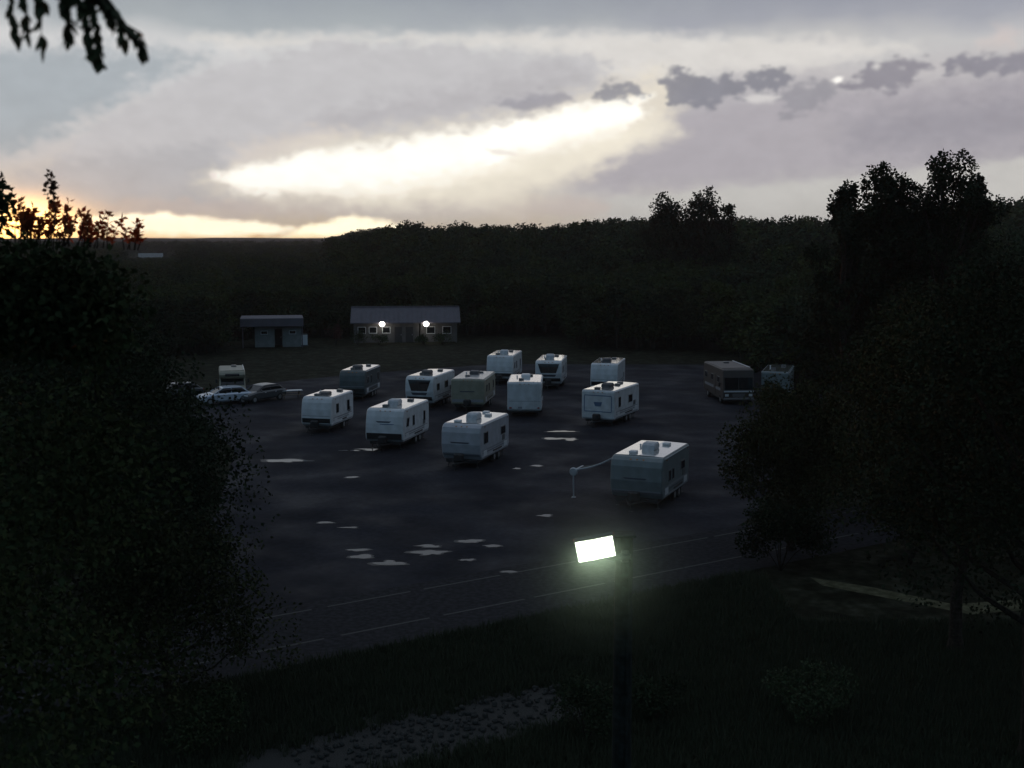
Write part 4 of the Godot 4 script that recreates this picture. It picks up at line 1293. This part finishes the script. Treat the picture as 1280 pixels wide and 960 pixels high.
func make_trailers():
	var tall := [[0.55, 1.72, 0.42, 0.72], [-1.75, 1.72, 0.42, 0.72], [1.75, 1.75, 0.5, 0.6, -0.35]]
	trailer("white trailer with sloped nose and dark stripes, above the long puddle", Vector3(-7.85, 0, -81.72), -14.2, {W = 2.64, L = 5.6, right = tall, ac_z = 0.6, ac_h = 0.42, vents = [[-0.35, 1.4], [0.35, -1.7]]})
	trailer("nearest white trailer in the middle of the lot, thin line across its front", Vector3(-2.28, 0, -75.11), -18.2, {W = 2.53, L = 5.6, nose = "cap", front = "line", mat = "offwhite", right = [[1.7, 1.8, 0.8, 0.75], [-1.6, 1.8, 0.9, 0.55]], ac_z = 0.4, ac_h = 0.42, vents = [[-0.5, 1.9], [0.4, -1.2], [-0.1, -2.2]], vent_mat = "trim"})
	trailer("white trailer seen square from behind, with roof rail and ladder", Vector3(1.1, 0, -96.51), -2.6, {W = 2.69, L = 5.5, H = 2.75, nose = "flat", front = "plain", rear = true, ac_z = -0.6, ac_h = 0.3, ac_mat = "trim", right = tall})
	trailer("white trailer with wide dark front window, left of the olive one", Vector3(-6.9, 0, -100.95), -14.7, {W = 2.4, L = 6.0, nose = "cap", front = "windshield", right = [[1.6, 1.75, 0.7, 0.6], [-0.6, 1.75, 0.9, 0.6]], ac_z = 0.9, ac_mat = "ac_dark", roof = "roof"})
	trailer("olive tan trailer with dark roof vent between two white ones", Vector3(-3.21, 0, -100.18), -7.8, {W = 2.75, L = 6.0, H = 2.6, nose = "flat", front = "line", mat = "tan", roof = "grey_roof", right = tall, ac_z = -0.4, ac_mat = "ac_dark"})
	trailer("tall white trailer at the back, left of the one with a peaked window", Vector3(-0.73, 0, -118.08), -9.0, {W = 2.57, L = 6.0, H = 2.75, nose = "slope", front = "plain", right = tall, ac_z = 0.2, vents = [[-0.4, 1.5], [0.4, -1.6]]})
	trailer("white trailer at the back with dark peaked front window and roof unit", Vector3(3.78, 0, -114.27), -7.4, {W = 2.46, L = 6.0, H = 2.65, nose = "cap", front = "windshield", right = tall, ac_z = 1.4, ac_h = 0.5})
	trailer("plain white trailer at the back right, behind the framed-front one", Vector3(8.96, 0, -111.11), -12.0, {W = 2.47, L = 6.0, nose = "slope", front = "plain", right = [], ac_z = 1.0, ac_mat = "ac_dark"})
	trailer("white trailer with a framed blue panel on its front, beside the back puddle", Vector3(7.64, 0, -91.79), -24.5, {W = 2.6, L = 5.8, nose = "flat", front = "panel", right = [[1.7, 1.75, 0.5, 0.8], [-0.8, 1.75, 0.9, 0.6]], ac_z = 0.8, ac_mat = "ac_dark", vents = [[-0.3, 2.2], [0.3, -0.6], [0.1, -1.8]]})
	var near := trailer("grey trailer nearest the street lamp, its awning unrolled to the left", Vector3(7.5, 0, -63.88), -23.2, {W = 2.8, L = 5.4, nose = "cap", front = "line", mat = "sage", right = [[1.2, 1.6, 0.4, 0.6], [0.55, 1.6, 0.4, 0.6], [-1.4, 1.75, 0.8, 0.5]], ac_z = 0.1, ac_h = 0.4, vents = [[-0.5, 1.55], [0.45, -1.5]], vent_mat = "trim"})
	awning(near, 2.8, 2.7)
	trailer("small white trailer with dark lower end, leftmost of the front row", Vector3(-13.65, 0, -88.05), -13.1, {W = 2.3, L = 4.6, H = 2.6, nose = "slope", front = "plain", right = [[1.0, 1.7, 0.5, 0.7], [-1.2, 1.65, 0.5, 0.8]], axles = [-0.4], ac_z = 0.5, ac_mat = "ac_dark", ac_h = 0.22})
	trailer("small dark grey trailer with a bright roof, alone at the back left", Vector3(-13.48, 0, -105.87), -8.2, {W = 2.3, L = 5.5, H = 2.6, nose = "slope", front = "plain", mat = "dark_body", right = tall, ac_z = 0.8, ac_mat = "ac_dark"})
	motorhome("tan camper van behind the parked cars at the left", Vector3(-24.9, 0, -106.0), 14.0, {W = 2.2, L = 5.6, H = 2.5, mat = "tan", windshield = false})
	motorhome("brown and grey motorhome at the far right end of the lot", Vector3(18.9, 0, -104.24), 4.8, {W = 2.65, L = 7.0, H = 3.0, mat = "brown", windshield = true})
	trailer("grey trailer half hidden behind trees at the right end of the lot", Vector3(23.24, 0, -104.2), -17.1, {W = 2.3, L = 6.0, H = 2.75, nose = "flat", front = "plain", mat = "sage", right = tall, ac = false})


func motorhome(label: String, at: Vector3, yaw: float, q: Dictionary):
	var o := thing("motorhome", label, "motorhome", at, yaw, "motorhomes parked in the lot")
	var L: float = q.L
	var W: float = q.W
	var H: float = q.H
	var f := L / 2
	var b := -L / 2
	var m: Material = M[q.mat]
	var prof := PackedVector2Array()
	if q.windshield:
		prof = PackedVector2Array([Vector2(b + 0.3, 0.5), Vector2(f - 0.2, 0.42), Vector2(f, 0.55), Vector2(f + 0.02, 1.2), Vector2(f - 0.16, 2.3), Vector2(f - 0.3, H - 0.1), Vector2(f - 0.5, H), Vector2(b + 0.15, H), Vector2(b, H - 0.15), Vector2(b, 0.8)])
	else:
		# a van nose under an overhanging bunk
		prof = PackedVector2Array([Vector2(b + 0.3, 0.5), Vector2(f - 0.1, 0.42), Vector2(f, 0.6), Vector2(f - 0.05, 1.0), Vector2(f - 0.75, 1.22), Vector2(f - 1.15, 1.85), Vector2(f - 0.7, 1.95), Vector2(f - 0.55, 2.2), Vector2(f - 0.7, H - 0.1), Vector2(f - 0.95, H), Vector2(b + 0.15, H), Vector2(b, H - 0.15), Vector2(b, 0.8)])
	var st := mb()
	prism(st, prof, W, 0.06)
	part(o, "body", st, m)
	part(o, "roof", one_box(Vector3(W - 0.16, 0.05, L - 1.3), Vector3(0, H + 0.02, -0.35), 0.02), m)
	part(o, "roof_vent", one_box(Vector3(0.45, 0.14, 0.45), Vector3(0.2, H + 0.1, -1.6), 0.03), M.vent)
	part(o, "roof_rail", one_box(Vector3(0.06, 0.08, L - 1.4), Vector3(W / 2 - 0.1, H + 0.07, -0.35), 0.01), M.trim)
	part(o, "chassis", one_box(Vector3(W - 0.5, 0.24, L - 0.8), Vector3(0, 0.38, 0), 0.02), M.black)
	for z in [f - 1.1, b + 1.6]:
		for s in [-1.0, 1.0]:
			wheel(o, Vector3(s * (W / 2 - 0.12), 0.38, z), 0.38, 0.24)
	if q.windshield:
		var ws := part(o, "windshield", front_patch(prof, -W / 2 + 0.12, W / 2 - 0.12, 1.3, 2.3, 0.0, 0.016), M.glass)
		part(ws, "divider", front_patch(prof, -0.03, 0.03, 1.31, 2.29, 0.0, 0.026), M.black)
		part(o, "grille", front_patch(prof, -0.55, 0.55, 0.65, 0.95, 0.05, 0.02), M.vent)
		part(o, "front_stripe", front_patch(prof, -W / 2 + 0.05, W / 2 - 0.05, 1.08, 1.2, 0, 0.012), M.trim)
	else:
		part(o, "bunk_window", front_patch(prof, -0.6, 0.6, 2.06, 2.3, 0.0, 0.016), M.glass)
		part(o, "windshield", front_patch(prof, -W / 2 + 0.15, W / 2 - 0.15, 1.27, 1.8, -0.06, 0.016), M.glass)
		part(o, "grille", front_patch(prof, -0.5, 0.5, 0.68, 0.95, 0.04, 0.02), M.vent)
	for s in [-1.0, 1.0]:
		part(o, "headlight", front_patch(prof, s * (W / 2 - 0.3) - 0.15, s * (W / 2 - 0.3) + 0.15, 0.72, 0.92, 0, 0.024), M.clear_lens)
		part(o, "bumper", one_box(Vector3(W / 2 - 0.02, 0.2, 0.14), Vector3(s * W / 4, 0.5, f + 0.05), 0.04), M.vent)
		var mr := mb()
		tube(mr, Vector3(s * (W / 2 - 0.02), 1.75, f - 0.5), Vector3(s * (W / 2 + 0.22), 1.8, f - 0.35), 0.02, 0.02, 6)
		box(mr, Vector3(s * (W / 2 + 0.26), 1.72, f - 0.33), Vector3(0.16, 0.36, 0.1), Basis(), 0.03)
		part(o, "mirror", mr, M.black)
		for z in [f - 1.7, -0.3, b + 1.0]:
			side_window(o, s, W, z, 2.0, 0.9, 0.55)
		part(o, "stripe", one_box(Vector3(0.012, 0.22, L - 1.6), Vector3(s * (W / 2 + 0.001), 1.2, -0.2)), M.decal_grey)
	var d := part(o, "door", one_box(Vector3(0.04, 1.8, 0.66), Vector3(-W / 2 - 0.004, 1.5, 0.55), 0.015), m)
	part(d, "handle", one_box(Vector3(0.06, 0.12, 0.05), Vector3(-W / 2 - 0.02, 1.35, 0.8), 0.01), M.black)


func car(label: String, at: Vector3, yaw: float, paint: Material):
	var o := thing("parked_car", label, "car", at, yaw, "cars parked at the left end of the lot")
	var st := mb()
	prism(st, PackedVector2Array([Vector2(-2.2, 0.42), Vector2(-2.05, 0.28), Vector2(2.0, 0.26), Vector2(2.22, 0.4), Vector2(2.2, 0.66), Vector2(2.0, 0.8), Vector2(1.0, 0.97), Vector2(-1.75, 1.0), Vector2(-2.18, 0.94), Vector2(-2.25, 0.7)]), 1.8, 0.12)
	part(o, "body", st, paint)
	var cab := mb()
	prism(cab, PackedVector2Array([Vector2(1.05, 0.94), Vector2(0.3, 1.36), Vector2(0.1, 1.4), Vector2(-1.2, 1.42), Vector2(-1.5, 1.36), Vector2(-2.0, 0.97)]), 1.58, 0.16)
	part(o, "cabin", cab, M.glass)
	var rf := mb()
	prism(rf, PackedVector2Array([Vector2(0.32, 1.37), Vector2(0.12, 1.43), Vector2(-0.5, 1.47), Vector2(-1.2, 1.45), Vector2(-1.5, 1.38), Vector2(-1.2, 1.36), Vector2(0.1, 1.36)]), 1.4, 0.05)
	part(o, "roof", rf, paint)
	for s in [-1.0, 1.0]:
		var pl := mb()
		path_tube(pl, [Vector3(s * 0.8, 0.98, 1.0), Vector3(s * 0.68, 1.38, 0.25)], 0.035, 0.035, 6)
		path_tube(pl, [Vector3(s * 0.8, 0.98, -0.45), Vector3(s * 0.68, 1.4, -0.45)], 0.035, 0.035, 6)
		path_tube(pl, [Vector3(s * 0.78, 0.98, -1.9), Vector3(s * 0.66, 1.38, -1.4)], 0.045, 0.045, 6)
		part(o, "pillar", pl, paint)
		part(o, "headlight", one_box(Vector3(0.42, 0.14, 0.14), Vector3(s * 0.6, 0.68, 2.12), 0.03), M.clear_lens)
		part(o, "taillight", one_box(Vector3(0.36, 0.16, 0.1), Vector3(s * 0.66, 0.82, -2.2), 0.03), M.red_lens)
		part(o, "mirror", one_box(Vector3(0.2, 0.14, 0.1), Vector3(s * 0.98, 1.02, 0.7), 0.04), paint)
		for z in [1.38, -1.4]:
			wheel(o, Vector3(s * 0.82, 0.32, z), 0.32, 0.2)
		for z in [0.4, -0.75]:
			part(o, "door_handle", one_box(Vector3(0.03, 0.04, 0.16), Vector3(s * 0.905, 0.82, z - 0.2), 0.008), M.trim)
	part(o, "grille", one_box(Vector3(0.9, 0.12, 0.06), Vector3(0, 0.5, 2.2), 0.02), M.vent)


func make_cars():
	car("pale silver car parked in front of the tan camper", Vector3(-24.6, 0, -101.6), -62.0, M.car_silver)
	car("dark car with a bright roofline, just right of the silver one", Vector3(-21.8, 0, -103.2), -38.0, M.car_dark)
	car("dark car in the shade, leftmost of the parked cars", Vector3(-29.4, 0, -104.2), -50.0, M.car_dark)


# ---------------------------------------------------------------- lamp and small things
func make_lamp_pole():
	var o := thing("lamp_pole", "weathered green wooden pole carrying the bright twin floodlight", "pole", Vector3(1.53, 0, -16))
	var st := mb()
	path_tube(st, [Vector3(0, -0.3, 0), Vector3(0, 5, 0), Vector3(0, 9.98, 0)], 0.17, 0.12, 14)
	part(o, "post", st, M.pole)
	part(o, "cap", one_box(Vector3(0.3, 0.03, 0.3), Vector3(0, 9.995, 0), 0.01), M.pole)
	var arm := mb()
	box(arm, Vector3(-0.28, 9.72, 0.14), Vector3(0.72, 0.07, 0.07), Basis(), 0.01)
	box(arm, Vector3(0, 9.72, 0.09), Vector3(0.1, 0.16, 0.12), Basis(), 0.01)
	part(o, "cross_arm", arm, M.housing)
	var conduit := mb()
	tube(conduit, Vector3(0.05, 0, 0.165), Vector3(0.05, 9.4, 0.13), 0.014, 0.018, 6)
	part(o, "conduit", conduit, M.pole)
	var mist := Node3D.new()
	mist.name = "mist"
	mist.position = Vector3(1.12, 9.84, -15.72)
	mist.set_meta("kind", "stuff")
	tag(mist, "thin evening mist lit up round the floodlight heads", "mist")
	add_child(mist)
	for q in [[0.5, 0.034], [0.8, 0.026], [1.15, 0.018], [1.55, 0.012], [2.0, 0.008], [2.5, 0.005], [3.1, 0.003]]:
		var bank := FogVolume.new()
		bank.name = numbered(mist, "mist_bank")
		bank.size = Vector3(q[0], q[0] * 0.9, q[0])
		bank.shape = RenderingServer.FOG_VOLUME_SHAPE_ELLIPSOID
		var fm := FogMaterial.new()
		fm.density = q[1]
		fm.albedo = Color(0.9, 0.95, 0.9)
		bank.material = fm
		mist.add_child(bank, true)
	var n := 0
	for q in [[-0.535, 9.835, 4.0, -11.0], [-0.285, 9.884, -4.0, -11.0]]:
		var lamp := thing("floodlight", ["lit floodlight head on the lamp pole, the lower left of the pair", "lit floodlight head on the lamp pole, the upper right of the pair"][n], "lamp", Vector3(1.53 + q[0], q[1], -15.72), 0, "floodlight heads on the lamp pole")
		lamp.rotation_degrees = Vector3(8, -q[2], -q[3])
		part(lamp, "housing", one_box(Vector3(0.27, 0.31, 0.09), Vector3(0, 0, -0.055), 0.02), M.housing)
		part(lamp, "lamp_lens", one_box(Vector3(0.25, 0.29, 0.02), Vector3(0, 0, 0.0), 0.006), M.lamp_glow)
		part(lamp, "hood", one_box(Vector3(0.28, 0.02, 0.1), Vector3(0, 0.165, -0.02), 0.006), M.housing)
		for k in 5:
			part(lamp, "fin", one_box(Vector3(0.012, 0.26, 0.05), Vector3(-0.1 + k * 0.05, 0, -0.122)), M.housing)
		part(lamp, "yoke", one_box(Vector3(0.05, 0.2, 0.05), Vector3(0, -0.1, -0.14), 0.008), M.steel)
		var s := SpotLight3D.new()
		s.name = "flood_light"
		s.light_color = Color(0.92, 1.0, 0.88)
		s.light_energy = 3.0
		s.light_size = 0.1
		s.spot_angle = 84
		s.spot_range = 60
		s.spot_attenuation = 2
		s.shadow_enabled = true
		s.position = Vector3(0, 0, 0.05)
		s.rotation_degrees = Vector3(-8, 180, 0)
		lamp.add_child(s)
		n += 1


func puddle(label: String, x: float, z: float, rx: float, rz: float, sd: int):
	var r := RandomNumberGenerator.new()
	r.seed = sd
	var fn := FastNoiseLite.new()
	fn.seed = sd
	fn.frequency = 0.35
	fn.fractal_octaves = 2
	var st := mb()
	var n := 40
	var pts := []
	for i in n:
		var a := TAU * i / n
		var k := 1.0 + 0.9 * fn.get_noise_2d(cos(a) * 1.5, sin(a) * 1.5)
		pts.append(Vector3(cos(a) * rx * k, 0, sin(a) * rz * k))
	for i in n:
		tri(st, Vector3.ZERO, pts[(i + 1) % n], pts[i])
	st.generate_normals()
	var o := MeshInstance3D.new()
	o.name = numbered(self, "puddle")
	o.mesh = st.commit()
	o.material_override = M.water
	o.position = Vector3(x, 0.024, z)
	add_child(o, true)
	tag(o, label, "puddle", "rain puddles on the asphalt")
	var wet := mb()
	for i in n:
		var k0 := 1.28 + 0.16 * fn.get_noise_2d(i * 0.8, 40)
		var k1 := 1.28 + 0.16 * fn.get_noise_2d(((i + 1) % n) * 0.8, 40)
		tri(wet, Vector3(0, -0.005, 0), pts[(i + 1) % n] * k1 + Vector3(0, -0.005, 0), pts[i] * k0 + Vector3(0, -0.005, 0))
	part(o, "wet_margin", wet, M.wet)


func make_small_things():
	var P := [
		["long bright puddle at the left edge of the lot, below the leftmost trailer", -14.2, -74.7, 1.15, 0.65],
		["broken puddle just below the white trailer with sloped nose", -9.3, -79.0, 1.0, 0.55],
		["thin puddle touching the left end of the puddle below the sloped-nose trailer", -10.6, -78.6, 0.6, 0.22],
		["tiny puddle in the open lot below the sloped-nose trailer", -9.4, -69.6, 0.3, 0.3],
		["tiny puddle at the dark left side of the lot, upper of two", -9.3, -58.2, 0.38, 0.25],
		["thin puddle right of the upper dark-side puddle", -7.9, -57.2, 0.38, 0.22],
		["upper puddle of the left group on the open lot", -7.1, -52.9, 0.5, 0.28],
		["lower puddle of the left group on the open lot", -6.65, -51.8, 0.5, 0.36],
		["puddle right of the left group, nearest the road", -5.25, -50.8, 0.62, 0.45],
		["narrow upper puddle of the large pair in mid lot", -3.75, -53.6, 0.6, 0.35],
		["largest lower puddle of the pair in mid lot", -3.6, -52.4, 0.7, 0.55],
		["puddle up and right of the large mid-lot pair", -1.9, -54.5, 0.5, 0.35],
		["small faint puddle right of the mid-lot group", -0.9, -53.6, 0.36, 0.28],
		["small puddle below the mid-lot group, close to the road", -2.0, -51.3, 0.28, 0.25],
		["sliver of water on the far edge line of the road", -0.25, -49.35, 0.35, 0.2],
		["upper streak of water left of the framed-front trailer", 3.6, -86.6, 0.9, 0.4],
		["middle streak of water left of the framed-front trailer", 3.1, -83.4, 0.85, 0.55],
		["lower streak of water left of the framed-front trailer", 4.0, -83.0, 0.5, 0.6],
		["small puddle behind the end of the unrolled awning", 1.6, -73.3, 0.35, 0.35],
		["tiny puddle at the rear corner of the middle trailer", 0.3, -72.3, 0.2, 0.3],
		["faint puddle left of the street lamp's glare", 1.6, -59.7, 0.35, 0.3],
	]
	var n := 0
	for p in P:
		puddle(p[0], p[1], p[2], p[3] * 0.95, p[4] * 0.72, 900 + n)
		n += 1
	# picnic table beyond the cars
	var t := thing("picnic_table", "weathered picnic table right of the parked cars", "table", Vector3(-19.4, 0, -104.6), 20)
	for k in 5:
		part(t, "top_plank", one_box(Vector3(1.9, 0.04, 0.14), Vector3(0, 0.75, -0.3 + k * 0.15), 0.008), M.trim)
	for s in [-1.0, 1.0]:
		for k in 2:
			part(t, "bench_plank", one_box(Vector3(1.9, 0.04, 0.13), Vector3(0, 0.45, s * (0.62 + k * 0.14)), 0.008), M.wood)
		var lg := mb()
		for e in [-1.0, 1.0]:
			path_tube(lg, [Vector3(s * 0.7, 0.73, e * 0.2), Vector3(s * 0.7, 0, e * 0.65)], 0.04, 0.04, 5)
		box(lg, Vector3(s * 0.76, 0.4, 0), Vector3(0.05, 0.09, 1.5))
		part(t, "leg_frame", lg, M.wood)


func awning(t: Node3D, W: float, L: float):
	# unrolled from the left wall of a trailer, its outer edge carried by a leg
	var x0 := -W / 2 - 0.02
	var x1 := x0 - 2.45
	var za := 1.3
	var zb := 0.1
	var st := mb()
	var n := 8
	var p := func(k: int, z: float, o: float) -> Vector3:
		var u := float(k) / n
		return Vector3(lerpf(x0, x1, u), lerpf(2.5, 1.5, u) - 0.16 * sin(PI * u) + o, z)
	for k in n:
		quad(st, p.call(k, za, 0.0), p.call(k, zb, 0.0), p.call(k + 1, zb, 0.0), p.call(k + 1, za, 0.0))
		quad(st, p.call(k, za, -0.01), p.call(k + 1, za, -0.01), p.call(k + 1, zb, -0.01), p.call(k, zb, -0.01))
	var a := part(t, "awning", st, M.awning)
	var hem := mb()
	for k in n:
		tube(hem, p.call(k, za + 0.03, 0.01), p.call(k + 1, za + 0.03, 0.01), 0.05, 0.05, 6)
	part(a, "hem", hem, M.grey)
	var roll := mb()
	tube(roll, Vector3(x1 - 0.03, 1.44, za + 0.1), Vector3(x1 - 0.03, 1.44, zb - 0.1), 0.09, 0.09, 12)
	part(a, "roller", roll, M.grey)
	for z in [za + 0.14]:
		var cap := mb()
		tube(cap, Vector3(x1 - 0.05, 1.42, z - 0.06), Vector3(x1 - 0.05, 1.42, z + 0.06), 0.24, 0.2, 14)
		part(a, "roller_cap", cap, M.grey)
		var leg := mb()
		tube(leg, Vector3(x1 - 0.05, 1.3, z), Vector3(x1 - 0.02, 0.0, z), 0.045, 0.035, 6)
		box(leg, Vector3(x1 - 0.02, 0.02, z), Vector3(0.2, 0.04, 0.2))
		part(a, "leg", leg, M.grey)
